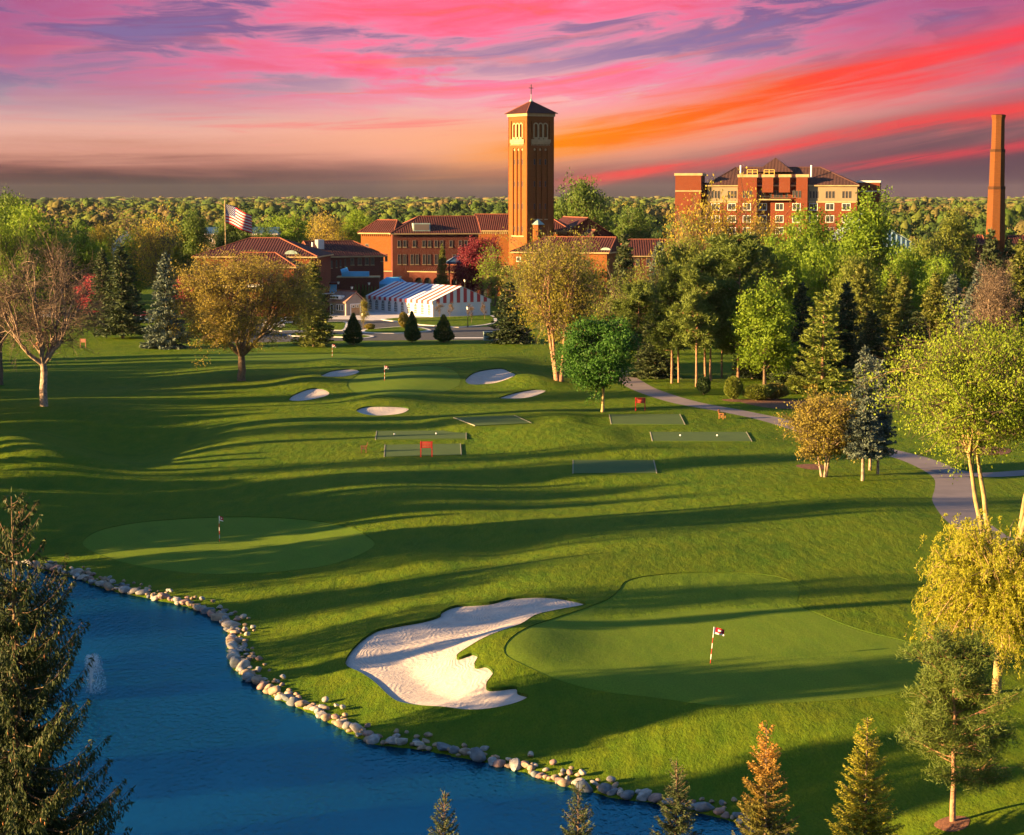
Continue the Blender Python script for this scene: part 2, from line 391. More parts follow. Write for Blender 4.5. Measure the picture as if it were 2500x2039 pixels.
GREEN1 = [(1230,1588),(1248,1556),(1296,1528),(1362,1506),(1430,1484),(1488,1460),(1512,1438),(1526,1420),(1566,1408),(1640,1400),(1740,1397),(1840,1400),(1908,1410),(1944,1426),(1952,1446),(1947,1474),
 (1985,1492),(2050,1520),(2120,1543),(2200,1562),(2262,1582),(2284,1612),(2276,1650),(2232,1680),(2140,1700),(2000,1712),(1850,1719),(1740,1722),(1600,1704),(1480,1690),(1380,1666),(1300,1634),(1250,1610)]
APPR = [(1452,1478),(1488,1460),(1512,1438),(1526,1420),(1566,1408),(1640,1400),(1740,1397),(1840,1400),(1908,1410),(1944,1426),(1952,1446),(1947,1474),(1945,1482),(1850,1484),(1740,1486),(1640,1494),(1540,1508),(1480,1512),(1448,1502)]
GREEN2 = [(203,1330),(212,1311),(258,1290),(340,1275),(450,1266),(560,1262),(680,1264),(790,1274),(860,1290),(900,1310),(915,1328),(895,1346),(850,1366),(780,1384),(680,1396),(560,1402),(450,1398),(350,1384),(280,1367),(228,1348)]
GREEN3 = [(848,944),(862,922),(905,904),(980,896),(1075,894),(1110,905),(1124,925),(1116,944),(1066,960),(970,967),(890,963)]
GREEN4 = [(430,874),(520,864),(640,859),(760,862),(860,867),(905,872),(850,878),(700,883),(560,882)]
BUNK1 = [(843,1620),(866,1577),(912,1541),(948,1530),(1030,1515),(1073,1502),(1079,1492),(1116,1477),(1195,1471),(1244,1459),(1313,1454),(1375,1459),(1431,1474),(1359,1489),(1306,1502),(1267,1525),(1195,1551),
 (1152,1574),(1117,1597),(1121,1605),(1152,1594),(1167,1601),(1158,1620),(1165,1627),(1188,1624),(1204,1642),(1188,1666),(1191,1680),(1221,1680),(1259,1676),(1264,1689),(1290,1699),(1260,1716),(1195,1730),(1129,1732),
 (1047,1724),(984,1716),(955,1703),(915,1666),(882,1643)]
BUNKS = [BUNK1, [(784,918),(800,908),(840,901),(868,901),(878,907),(862,915),(828,920)], [(706,976),(716,964),(750,950),(785,948),(803,956),(798,966),(758,976),(724,979)],
 [(1137,926),(1161,908),(1203,900),(1236,902),(1259,915),(1221,932),(1184,938),(1146,938)], [(1219,972),(1251,960),(1297,951),(1332,952),(1319,962),(1281,972)],
 [(870,1002),(890,993),(943,991),(992,994),(996,1002),(973,1011),(921,1015),(887,1011)]]
BDEP = [.55, .35, .35, .4, .35, .35]
path_main = smooth_line([gp(u, v)[:2] for u, v in [(1440,860),(1500,905),(1550,938),(1590,957),(1680,984),(1800,1006),(1880,1023),(1960,1046),(2060,1075),(2150,1099),(2225,1118),(2285,1142),(2325,1168),(2330,1195),(2326,1225),(2350,1262),(2385,1292),(2440,1325),(2530,1360)]], 4)
path_side = smooth_line([gp(u, v)[:2] for u, v in [(2290,1144),(2350,1157),(2420,1160),(2560,1150)]], 4)
def ribbon(line, w):
    d = np.gradient(line, axis=0); d /= np.linalg.norm(d, axis=1)[:, None]; n = np.stack([-d[:, 1], d[:, 0]], 1)
    return np.vstack([line+n*w/2, (line-n*w/2)[::-1]])
REG = []          # name, polygon, priority order
for i, b in enumerate(BUNKS): REG.append(('bunk%d' % i, gpoly(b, 4 if i == 0 else 5)))
REG.append(('green1', gpoly(GREEN1, 4))); REG.append(('green2', gpoly(GREEN2, 4))); REG.append(('green3', gpoly(GREEN3, 4))); REG.append(('green4', gpoly(GREEN4, 4)))
appr = gpoly(APPR, 4)
REG.append(('path', ribbon(path_main, 3.5)))

def build_ground():
    rng = np.random.default_rng(5); pts = []
    def grid(x0, x1, y0, y1, s, jit=.25):
        X, Y = np.meshgrid(np.arange(x0, x1, s), np.arange(y0, y1, s)); P = np.stack([X.ravel(), Y.ravel()], 1).astype(float); P += rng.uniform(-jit, jit, P.shape)*s; return P
    pts.append(grid(-34, 40, 84, 152, .55)); pts.append(grid(-62, 66, 152, 300, 1.0)); pts.append(grid(-80, 85, 300, 400, 2.5))
    a = grid(-120, 120, -30, 420, 5); k = ~(((a[:, 0] > -34) & (a[:, 0] < 40) & (a[:, 1] > 84) & (a[:, 1] < 152)) | ((a[:, 0] > -62) & (a[:, 0] < 66) & (a[:, 1] > 152) & (a[:, 1] < 300)) | ((a[:, 0] > -80) & (a[:, 0] < 85) & (a[:, 1] > 300) & (a[:, 1] < 400))); pts.append(a[k])
    b = grid(-700, 700, -100, 1000, 60); b = b[~((np.abs(b[:, 0]) < 122) & (b[:, 1] > -32) & (b[:, 1] < 422))]; pts.append(b)
    c = grid(-6000, 6000, -600, 9000, 600, .1); c = c[~((np.abs(c[:, 0]) < 720) & (c[:, 1] > -110) & (c[:, 1] < 1010))]; pts.append(c)
    bx = gpoly(BUNK1, 3); fine = grid(bx[:, 0].min()-.5, bx[:, 0].max()+.5, bx[:, 1].min()-.5, bx[:, 1].max()+.5, .35); pts.append(fine[poly_dist(fine, bx) > .12])
    for nm, pl in REG[1:6]:
        f = grid(pl[:, 0].min()-.5, pl[:, 0].max()+.5, pl[:, 1].min()-.5, pl[:, 1].max()+.5, .5); pts.append(f[poly_dist(f, pl) > .15])
    P = np.vstack(pts)
    # keep loose points off the outlines
    keep = np.ones(len(P), bool)
    for nm, pl in REG:
        lo, hi = pl.min(0)-1, pl.max(0)+1; k = np.where((P[:, 0] > lo[0]) & (P[:, 0] < hi[0]) & (P[:, 1] > lo[1]) & (P[:, 1] < hi[1]))[0]
        keep[k[poly_dist(P[k], pl) < .12]] = False
    P = P[keep]
    verts = [Vector(p) for p in P]; edges = []
    for nm, pl in REG:
        n0 = len(verts); verts += [Vector(p) for p in pl]; n = len(pl); edges += [(n0+i, n0+(i+1) % n) for i in range(n)]
    il = appr[12*4:]; il = np.vstack([il, appr[:1]]); il = il[inside(il, REG[6][1]) & (poly_dist(il, REG[6][1]) > .1)]; n0 = len(verts); verts += [Vector(p) for p in il]; edges += [(n0+i, n0+i+1) for i in range(len(il)-1)]
    r = geometry.delaunay_2d_cdt(verts, edges, [], 0, 1e-4)
    V = np.array([(v.x, v.y) for v in r[0]]); T = np.array([f for f in r[2] if len(f) == 3], int)
    cen = V[T].mean(1); reg = np.full(len(T), -1)
    for i, (nm, pl) in reversed(list(enumerate(REG))):
        lo, hi = pl.min(0), pl.max(0); k = np.where((cen[:, 0] > lo[0]) & (cen[:, 0] < hi[0]) & (cen[:, 1] > lo[1]) & (cen[:, 1] < hi[1]))[0]
        kk = k[inside(cen[k], pl)]; reg[kk] = i
    Z = h_np(V)
    def sub(mask, z=None):
        t = T[mask]; used, inv = np.unique(t.ravel(), return_inverse=True); zz = Z if z is None else z
        return np.column_stack([V[used], zz[used]]), inv.reshape(-1, 3), used
    def flip(V3, t):
        a, b, c = V3[t[:, 0]], V3[t[:, 1]], V3[t[:, 2]]; neg = np.cross(b-a, c-a)[:, 2] < 0; t = t.copy(); t[neg] = t[neg][:, ::-1]; return t
    skirts_v, skirts_f = [], []
    names = {6: ('putting_green', 'green'), 7: ('putting_green', 'green'), 8: ('putting_green', 'green'), 9: ('putting_green', 'green'), 10: ('cart_path', 'path')}
    for i, (nm, pl) in enumerate(REG):
        m = reg == i
        if i <= 5:
            used = np.unique(T[m].ravel()); z = Z.copy(); d = poly_dist(V[used], pl); dep = BDEP[i]
            lip = .16 if i == 0 else .14
            z[used] = Z[used]-lip-(dep-lip)*sstep(0, 3.2 if i == 0 else 2.4, d)
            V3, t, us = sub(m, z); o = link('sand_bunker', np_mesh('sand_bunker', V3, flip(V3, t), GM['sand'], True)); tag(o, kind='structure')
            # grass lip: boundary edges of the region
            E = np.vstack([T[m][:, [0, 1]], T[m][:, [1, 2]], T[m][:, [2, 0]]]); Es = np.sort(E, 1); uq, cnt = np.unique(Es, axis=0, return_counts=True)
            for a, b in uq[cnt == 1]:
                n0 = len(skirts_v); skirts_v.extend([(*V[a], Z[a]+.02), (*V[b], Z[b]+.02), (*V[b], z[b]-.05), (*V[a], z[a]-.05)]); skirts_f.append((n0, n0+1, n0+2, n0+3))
        else:
            if i == 6:
                ia = inside(cen, appr) & m
                used = np.unique(T[m].ravel()); zg = Z.copy(); zg[used] -= .03
                V3, t, _ = sub(ia, zg); tag(link('green_approach', np_mesh('green_approach', V3, flip(V3, t), GM['fringe'], True)), kind='structure'); m_all = m; m = m & ~ia
            if i < 10:
                used = np.unique(T[m].ravel()); z = Z.copy(); z[used] -= .03
                mm = m_all if i == 6 else m; E = np.vstack([T[mm][:, [0, 1]], T[mm][:, [1, 2]], T[mm][:, [2, 0]]]); Es = np.sort(E, 1); uq, cnt = np.unique(Es, axis=0, return_counts=True)
                for a, b in uq[cnt == 1]:
                    n0 = len(skirts_v); skirts_v.extend([(*V[a], Z[a]+.01), (*V[b], Z[b]+.01), (*V[b], z[b]-.03), (*V[a], z[a]-.03)]); skirts_f.append((n0, n0+1, n0+2, n0+3))
            else: z = Z
            V3, t, _ = sub(m, z); k = names[i]; tag(link(k[0], np_mesh(k[0], V3, flip(V3, t), GM[k[1]], True)), kind='structure')
    V3, t, _ = sub(reg == -1); lawn = link('lawn', np_mesh('lawn', V3, flip(V3, t), GM['grass'], True)); tag(lawn, kind='structure')
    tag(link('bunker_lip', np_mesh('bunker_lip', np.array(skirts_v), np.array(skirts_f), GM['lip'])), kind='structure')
    return lawn

def grass_mat(name, c1, c2, c3, fine, bump, stripe=0.0, bd=.1):
    m, nt, b = new_mat(name); tc = nt.nodes.new('ShaderNodeTexCoord'); v = S(nt, tc.outputs['Object'])
    sp = nt.nodes.new('ShaderNodeSeparateXYZ'); nt.links.new(v.k, sp.inputs[0]); x, y = S(nt, sp.outputs[0]), S(nt, sp.outputs[1])
    st = comb(nt, x, y*.45, 0.0)                                  # tufts lie over along the mowing direction
    big = noise(nt, st, .09, 5, .6).step(.32, .68); mid = noise(nt, st, .8, 5, .65).step(.3, .7); fin = noise(nt, st, fine, 6, .7)
    k = mixc(nt, big, c1, c2); k = mixc(nt, mid*.6, k, c3); pt = noise(nt, st, .28, 4, .6).step(.5, .72); k = mixc(nt, pt*.5, k, (c1[0]*.55, c1[1]*.72, c1[2])); k = mixc(nt, fin.step(.35, .75)*.6, k, tuple(q*.42 for q in c1))
    if stripe:
        s = ((x*.8 + y*.32)*(2*math.pi/2.2))._m('SINE')*.5 + .5; k = mixc(nt, s.step(.3, .7)*stripe, k, tuple(q*.72 for q in c2))
    nt.links.new(k.k, b.inputs['Base Color']); b.inputs['Roughness'].default_value = .85; b.inputs['Specular IOR Level'].default_value = .04
    pass
    hh = fin*1.0 + noise(nt, st, fine*.3, 5, .6)*1.2 + noise(nt, st, fine*.11, 3, .5)*2.6
    bn = nt.nodes.new('ShaderNodeBump'); bn.inputs['Strength'].default_value = bump; bn.inputs['Distance'].default_value = bd
    nt.links.new(hh.k, bn.inputs['Height']); nt.links.new(bn.outputs[0], b.inputs['Normal'])
    return m
def sand_mat():
    m, nt, b = new_mat('bunker_sand'); tc = nt.nodes.new('ShaderNodeTexCoord'); v = S(nt, tc.outputs['Object'])
    sp = nt.nodes.new('ShaderNodeSeparateXYZ'); nt.links.new(v.k, sp.inputs[0]); x, y = S(nt, sp.outputs[0]), S(nt, sp.outputs[1])
    n = noise(nt, v, 1.2, 5).step(.3, .7); k = mixc(nt, n, (.47,.41,.38), (.40,.35,.33)); nt.links.new(k.k, b.inputs['Base Color']); b.inputs['Roughness'].default_value = .95; b.inputs['Specular IOR Level'].default_value = .1
    rake = ((x*1.0 - y*.25 + noise(nt, v, .15, 3)*9.0)*(2*math.pi/.38))._m('SINE')
    hh = noise(nt, v, 5.0, 5, .7)*1.6 + rake*.22
    bn = nt.nodes.new('ShaderNodeBump'); bn.inputs['Strength'].default_value = .5; bn.inputs['Distance'].default_value = .06
    nt.links.new(hh.k, bn.inputs['Height']); nt.links.new(bn.outputs[0], b.inputs['Normal'])
    return m
GM = dict(grass=grass_mat('rough_grass', (.060,.122,.007), (.084,.136,.007), (.132,.154,.008), 8.0, .8, bd=.10),
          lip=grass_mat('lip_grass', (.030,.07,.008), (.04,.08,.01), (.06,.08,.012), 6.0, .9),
          green=grass_mat('green_grass', (.105,.180,.015), (.12,.186,.017), (.135,.186,.019), 9.0, .2, .22, .05),
          fringe=grass_mat('fringe_grass', (.088,.158,.011), (.105,.168,.012), (.12,.168,.013), 9.0, .5),
          sand=sand_mat(), path=M['path'])
def water_mat():
    m, nt, b = new_mat('pond_water'); tc = nt.nodes.new('ShaderNodeTexCoord'); v = S(nt, tc.outputs['Object'])
    sp = nt.nodes.new('ShaderNodeSeparateXYZ'); nt.links.new(v.k, sp.inputs[0]); x, y = S(nt, sp.outputs[0]), S(nt, sp.outputs[1])
    big = noise(nt, comb(nt, x*.05, y*.03, 0.0), 1.0, 3).step(.35, .65); k = mixc(nt, big*.5, (.001,.050,.115), (.002,.065,.14)); nt.links.new(k.k, b.inputs['Base Color']); b.inputs['Metallic'].default_value = .85
    b.inputs['Roughness'].default_value = .08; b.inputs['IOR'].default_value = 1.33; b.inputs['Specular IOR Level'].default_value = .22
    wv = noise(nt, comb(nt, x*1.0, y*.55, 0.0), 3.2, 3, .5, .4); w2 = noise(nt, comb(nt, x*.6 + y*.2, y*.4, 3.0), 9.0, 2, .5)
    hh = (wv*1.0 + w2*.35)*(noise(nt, comb(nt, x*.06, y*.035, 7.0), 1.0, 3).step(.35, .65)*.9 + .25)
    bn = nt.nodes.new('ShaderNodeBump'); bn.inputs['Strength'].default_value = .8; bn.inputs['Distance'].default_value = .11
    nt.links.new(hh.k, bn.inputs['Height'])
    gl = nt.nodes.new('ShaderNodeBsdfGlossy'); gl.inputs['Roughness'].default_value = .10; k2 = mixc(nt, big*.6, (.024,.120,.175), (.032,.15,.22)); nt.links.new(k2.k, gl.inputs['Color']); nt.links.new(bn.outputs[0], gl.inputs['Normal'])
    df = nt.nodes.new('ShaderNodeBsdfDiffuse'); df.inputs['Color'].default_value = (.001, .016, .034, 1); nt.links.new(bn.outputs[0], df.inputs['Normal'])
    ad = nt.nodes.new('ShaderNodeAddShader'); nt.links.new(gl.outputs[0], ad.inputs[0]); nt.links.new(df.outputs[0], ad.inputs[1]); nt.links.new(ad.outputs[0], nt.nodes['Material Output'].inputs[0]); nt.nodes.remove(b)
    return m
build_ground()
# pond surface, reaching a little under the banks
mb = MB(); mb.poly([(-95, 55, WATER_Z), (30, 55, WATER_Z), (30, 160, WATER_Z), (-95, 160, WATER_Z)])
def pond_mesh():
    from mathutils.geometry import tessellate_polygon
    c = pond_poly.mean(0); pl = pond_poly.copy()
    d = np.gradient(pl, axis=0); d /= np.linalg.norm(d, axis=1)[:, None]+1e-9; n = np.stack([d[:, 1], -d[:, 0]], 1)
    s = 1 if (lambda a: np.sum(a[:, 0]*np.roll(a[:, 1], -1)-np.roll(a[:, 0], -1)*a[:, 1]))(pl) > 0 else -1
    pl = pl+n*s*.35
    tris = tessellate_polygon([[Vector((*p, 0)) for p in pl]])
    V3 = np.column_stack([pl, np.full(len(pl), WATER_Z)]); t = np.array(tris); a, b, cc = V3[t[:, 0]], V3[t[:, 1]], V3[t[:, 2]]
    neg = np.cross(b-a, cc-a)[:, 2] < 0; t[neg] = t[neg][:, ::-1]
    return np_mesh('pond', V3, t, water_mat())
tag(link('pond', pond_mesh()), kind='structure')
tag(link('cart_path', (lambda rb: np_mesh('cart_path', np.column_stack([rb, h_np(rb)+.03]), np.array([(i, i+1, len(rb)-2-i, len(rb)-1-i) for i in range(len(rb)//2-1)]), M['path']))(ribbon(path_side, 3.0))), kind='structure')
# ------------------------------------------------------------------ trees: prototype meshes
def unit(a): return a/(np.linalg.norm(a, axis=-1, keepdims=True)+1e-9)
class Tubes:
    def __init__(s): s.V = []; s.Q = []; s.n = 0
    def add(s, pts, rad, k=6):
        pts = np.asarray(pts, float); rad = np.broadcast_to(np.asarray(rad, float), (len(pts),))
        d = unit(np.gradient(pts, axis=0)); ref = np.array((0, 0, 1.0)) if abs(d[0][2]) < .9 else np.array((1.0, 0, 0))
        a = unit(np.cross(d, ref)); b = np.cross(d, a); t = np.arange(k)*2*math.pi/k
        ring = pts[:, None]+rad[:, None, None]*(np.cos(t)[None, :, None]*a[:, None]+np.sin(t)[None, :, None]*b[:, None])
        m = len(pts); idx = s.n+np.arange(m*k).reshape(m, k); A, B = idx[:-1], idx[1:]
        s.Q.append(np.stack([A, np.roll(A, -1, 1), np.roll(B, -1, 1), B], -1).reshape(-1, 4)); s.V.append(ring.reshape(-1, 3)); s.n += m*k
    def strip(s, P0, P1, w, rng):
        """thin flat twigs, two crossed ones are not needed at their size"""
        d = unit(P1-P0); sd = unit(np.cross(d, rng.normal(size=d.shape)))*np.asarray(w).reshape(-1, 1)/2; n = len(P0)
        s.V.append(np.stack([P0-sd, P0+sd, P1+sd*.3, P1-sd*.3], 1).reshape(-1, 3)); s.Q.append(s.n+np.arange(n*4).reshape(n, 4)); s.n += n*4
    def mesh(s, name): return np_mesh(name, np.vstack(s.V), np.vstack(s.Q), None, True)
class Leaves:
    def __init__(s): s.C = []; s.D = []; s.L = []; s.W = []; s.T = []; s.N = []
    def add(s, C, D, L, W, tint, N=None):
        n = len(C); s.N.append(np.zeros((n, 3)) if N is None else N); s.C.append(C); s.D.append(D); s.L.append(np.broadcast_to(L, (n,))); s.W.append(np.broadcast_to(W, (n,))); s.T.append(np.broadcast_to(tint, (n,)))
    def mesh(s, name, rng, flat=None):
        C, D, L, W, T, N = (np.concatenate(q) for q in (s.C, s.D, s.L, s.W, s.T, s.N)); D = unit(D); r = rng.normal(size=D.shape)*.75+N*1.6
        if flat is not None: r = r*.35+np.array(flat)
        sd = unit(np.cross(D, r)); n = len(C); L = L[:, None]; W = W[:, None]
        V = np.stack([C-D*L/2, C+sd*W/2-D*L*.05, C+D*L/2, C-sd*W/2-D*L*.05], 1).reshape(-1, 3)
        return np_mesh(name, V, np.arange(n*4).reshape(n, 4), None, False, T)
def bez(p0, p1, p2, n=7):
    t = np.linspace(0, 1, n)[:, None]; return (1-t)**2*p0+2*t*(1-t)*p1+t*t*p2
class Proto: pass
def proto(tb, lv, rng, H, R, flat=None):
    p = Proto(); p.trunk = tb.mesh('trunk'); p.crown = lv.mesh('crown', rng, flat) if lv.C else None; p.H = H; p.R = R; p.cones = None; p.twigs = None; return p

def broadleaf(seed, H, R, cb, tr, ncl=22, nsub=8, nleaf=26, leaf=.28, sub=.22, fuzz=.5, ntrunk=1, splay=.12, twig=3, zpow=1.0, shape='round', fill=.5, tw=.035, fork=0, nlimb=4):
    rng = np.random.default_rng(seed); tb, lv, tg = Tubes(), Leaves(), Tubes(); trunks = []
    if fork:
        zf = fork*H; z = np.linspace(0, 1, 6); P = np.column_stack([.03*H*z*0, 0*z, zf*z]); P[0, 2] = -.3; P[1:-1, :2] += rng.normal(size=(4, 2))*tr*.15; tb.add(P, tr*(1.15-.3*z), 10)
        for k in range(nlimb):
            an = 2*math.pi*k/nlimb+rng.uniform(-.4, .4); o = np.array((math.cos(an), math.sin(an), 0)); up = rng.uniform(.62, .92); sp = rng.uniform(.35, .75)*(1.25-up)*1.5
            e = o*R*sp+np.array((0, 0, H*up)); B = bez(np.array((0, 0, zf-.2)), np.array((0, 0, zf))+o*R*sp*.75+np.array((0, 0, (H*up-zf)*.35)), e, 11); B[2:-1] += rng.normal(size=(8, 3))*.12
            r = np.linspace(tr*.62, .05, 11); tb.add(B, r, 8); trunks.append((B, r))
        ntrunk = 0
    for k in range(ntrunk):
        an = 2*math.pi*k/ntrunk+rng.uniform(-.5, .5); off = np.array((math.cos(an), math.sin(an), 0))*(tr*1.1 if ntrunk > 1 else 0)
        lean = np.array((math.cos(an), math.sin(an), 0))*(splay*H if ntrunk > 1 else rng.uniform(0, .04)*H)
        z = np.linspace(0, 1, 11); wob = rng.normal(size=(11, 3))*tr*.35; wob[:, 2] = 0; wob[:2] = 0
        P = off+lean*z[:, None]**.8+np.array((0, 0, 1))*(H*.82)*z[:, None]+wob*z[:, None]; P[0, 2] = -.3
        r = tr*(1-.88*z)*(1 if ntrunk == 1 else .8); r[0] *= 1.35
        tb.add(P, r, 9); trunks.append((P, r))
    zc, az = (cb+H)/2, (H-cb)/2
    for i in range(ncl):
        d = unit(rng.normal(size=3)); d[2] = d[2]*zpow; d = unit(d); rr = fill+(1-fill)*rng.random()**.6
        c = np.array((0, 0, zc))+d*np.array((R, R, az))*rr*.9
        if shape == 'wide': c[:2] *= 1.0+.28*np.clip((zc-c[2])/az+.25, 0, 1)
        if shape == 'vase': c[:2] *= .55+.5*(c[2]-cb)/(H-cb)
        if shape == 'cone': c[:2] *= 1.25-.95*(c[2]-cb)/(H-cb)
        P, r = trunks[np.argmin([np.linalg.norm((P[-3]-c)[:2]) for P, _ in trunks])] if len(trunks) > 1 else trunks[0]
        zs = np.clip(cb*.82+(c[2]-cb)*.42, cb*.7, H*.72); j = np.argmin(np.abs(P[:, 2]-zs)); p0 = P[j]; ln = np.linalg.norm(c-p0)
        mid = (p0+c)/2+np.array((0, 0, .16*ln))+rng.normal(size=3)*ln*.07; B = bez(p0, mid, c, 8); r0 = min(r[j]*.62, tr*.40)
        B[1:-1] += rng.normal(size=(6, 3))*ln*.018
        tb.add(B, np.linspace(r0, .025, 8), 5)
        for q in range(nsub):
            s = c+rng.normal(size=3)*np.array((R, R, az))*sub; b0 = B[rng.integers(4, 8)]
            tb.add(bez(b0, (b0+s)/2+np.array((0, 0, .1))*np.linalg.norm(s-b0), s, 4), np.linspace(.045, .012, 4)*max(1, tr*2.2), 3) if q < 3 else tg.add(bez(b0, (b0+s)/2+np.array((0, 0, .1))*np.linalg.norm(s-b0), s, 4), np.linspace(.04, .012, 4)*max(1, tr*2.2), 3)
            if twig:
                n = twig*3; e = s+rng.normal(size=(n, 3))*fuzz*1.1; e[:, 2] += .15*fuzz; st = b0+(s-b0)*rng.uniform(.4, 1, (n, 1)); tg.strip(st, e, np.full(n, tw), rng)
            if nleaf:
                n = rng.poisson(nleaf); C = s+rng.normal(size=(n, 3))*fuzz*np.array((1, 1, .75)); out = unit(C-np.array((0, 0, zc)))
                lv.add(C, out*.3+rng.normal(size=(n, 3)), leaf*rng.uniform(.6, 1.3, n), leaf*rng.uniform(.4, .8, n), np.clip(rng.normal(.5, .25)+rng.normal(size=n)*.15, 0, 1), unit(unit(C-s)*.8+out*.7))
    p = proto(tb, lv, rng, H, R); p.twigs = tg.mesh('twigs') if tg.n else None; return p

def spruce(seed, H, R, base=1.2, nwh=34, nb=8, step=.45, qs=.32, qw=.11, droop=.18, gap=.12, tr=.24, curl=.25, hang=0.0, pw=.85, cones=0, tipup=.3, lat=.42, asc=0.0):
    rng = np.random.default_rng(seed); tb, lv = Tubes(), Leaves()
    tb.add([(0, 0, -.3), (0, 0, H*.3), (0, 0, H*.7), (0, 0, H)], [tr*1.2, tr*.85, tr*.4, .02], 8); cone_pts = []
    for k in range(nwh):
        t = (k+rng.uniform(-.3, .3))/nwh; t = min(max(t, 0), .985)
        for j in range(nb if t < .85 else 5):
            if rng.random() < gap: continue
            z = base+(H-base)*min(max(t+rng.uniform(-.5, .5)/nwh, 0), .99); L = (R*(1-t)**pw)*rng.uniform(.72, 1.12)+.18; an = rng.uniform(0, 2*math.pi)
            d = np.array((math.cos(an), math.sin(an), 0)); pp = np.array((-d[1], d[0], 0)); sl = -droop*(1-t)+.55*max(0, t-.55)*2+asc
            f = lambda s: np.array((0, 0, z))+d*L*s+np.array((0, 0, 1))*(sl*L*s+curl*L*(s*s-s)*.6+tipup*.12*L*s*s)
            S_ = np.linspace(0, 1, 5); tb.add([f(s) for s in S_], np.linspace(max(.02, .03*L/3*tr/.24), .008, 5), 3)
            ns = max(3, int(L/step))
            for s in np.linspace(.12, 1, ns):
                p = f(s); tl = (lat*L*(1-s)**.7+.22*min(1, qs/.25))*rng.uniform(.7, 1.2)
                for sg in (-1, 1):
                    td = unit(d*rng.uniform(.5, .9)+pp*sg*rng.uniform(.5, .9)+np.array((0, 0, rng.uniform(-.35, .1)-hang*rng.uniform(.5, 1.3))))
                    nq = max(1, int(tl/qs*1.15)); a = (np.arange(nq)+.5)/nq*tl; C = p+td*a[:, None]; C[:, 2] -= hang*.5*a*a
                    C = np.repeat(C, 2, 0)+rng.normal(size=(nq*2, 3))*qw*.45; D = td+rng.normal(size=(nq*2, 3))*.45
                    D[:, 2] += rng.uniform(-.1, .25) - hang*.8
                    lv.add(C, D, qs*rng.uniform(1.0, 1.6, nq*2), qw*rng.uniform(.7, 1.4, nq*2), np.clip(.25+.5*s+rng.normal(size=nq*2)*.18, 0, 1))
                    if cones and t > .25 and s > .5 and rng.random() < cones: cone_pts.append(p+td*tl*rng.uniform(.3, .9))
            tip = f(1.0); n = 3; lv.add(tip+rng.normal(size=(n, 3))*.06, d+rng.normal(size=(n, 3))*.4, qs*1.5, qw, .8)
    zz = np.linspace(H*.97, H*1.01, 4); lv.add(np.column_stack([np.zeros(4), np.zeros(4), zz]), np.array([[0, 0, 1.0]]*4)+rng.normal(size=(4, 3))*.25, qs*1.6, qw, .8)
    p = proto(tb, lv, rng, H, R)
    if cone_pts:
        P = np.array(cone_pts)[:1500]; rr = np.random.default_rng(seed+1); V, Q = [], []
        for i, c in enumerate(P):
            ln, w = rr.uniform(.17, .26), rr.uniform(.03, .045); r = [np.array((math.cos(a), math.sin(a), 0)) for a in (0, 2.1, 4.2)]
            n0 = len(V); V += [c, *(c+q*w-np.array((0, 0, ln*.45)) for q in r), c-np.array((0, 0, ln))]
            for a, b in ((1, 2), (2, 3), (3, 1)): Q += [(n0, n0+a, n0+b), (n0+4, n0+b, n0+a)]
        p.cones = np_mesh('cones', np.array(V), np.array(Q), None, True)
    return p

def pine(seed, H, R, cb, tr, nbr=26, tufts=7, nd=30, tl=.34, tw=.04, spread=.75, tuftw=1.0, lean=0.0):
    rng = np.random.default_rng(seed); tb, lv = Tubes(), Leaves()
    z = np.linspace(0, 1, 9); wob = rng.normal(size=(9, 3))*tr*.5; wob[:, 2] = 0; P = np.column_stack([lean*H*z**1.3, np.zeros(9), H*.96*z])+wob*z[:, None]; P[0, 2] = -.3
    tb.add(P, tr*(1-.85*z), 8)
    for k in range(nbr):
        t = (k+rng.random())/nbr; zz = cb+(H*.95-cb)*t; p0 = np.array([np.interp(zz, P[:, 2], P[:, i]) for i in range(3)]); an = rng.uniform(0, 2*math.pi)
        L = R*rng.uniform(.55, 1.1)*(1-.55*abs(t-.35)/.65); d = np.array((math.cos(an), math.sin(an), rng.uniform(-.15, .3)+.45*t)); e = p0+d*L
        B = bez(p0, p0+d*L*.5+np.array((0, 0, -.06*L)), e+np.array((0, 0, .1*L)), 6); tb.add(B, np.linspace(.05*tr/.2, .018, 6), 4)
        for q in range(tufts):
            s = rng.uniform(.3, 1)**.6; c = B[min(5, int(s*5.99))]+rng.normal(size=3)*np.array((1, 1, .5))*R*.16*spread
            tb.strip(np.array([B[min(4, int(s*4))]]), np.array([c]), [.03], rng)
            n = rng.poisson(nd); D = rng.normal(size=(n, 3)); D[:, 2] = D[:, 2]*.7+.55; D = unit(D)*tl*rng.uniform(.6, 1.2, (n, 1))
            cc = c+rng.normal(size=(n, 3))*.10*tuftw
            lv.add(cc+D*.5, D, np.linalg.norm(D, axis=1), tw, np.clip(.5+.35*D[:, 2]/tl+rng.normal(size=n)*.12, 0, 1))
    return proto(tb, lv, rng, H, R)

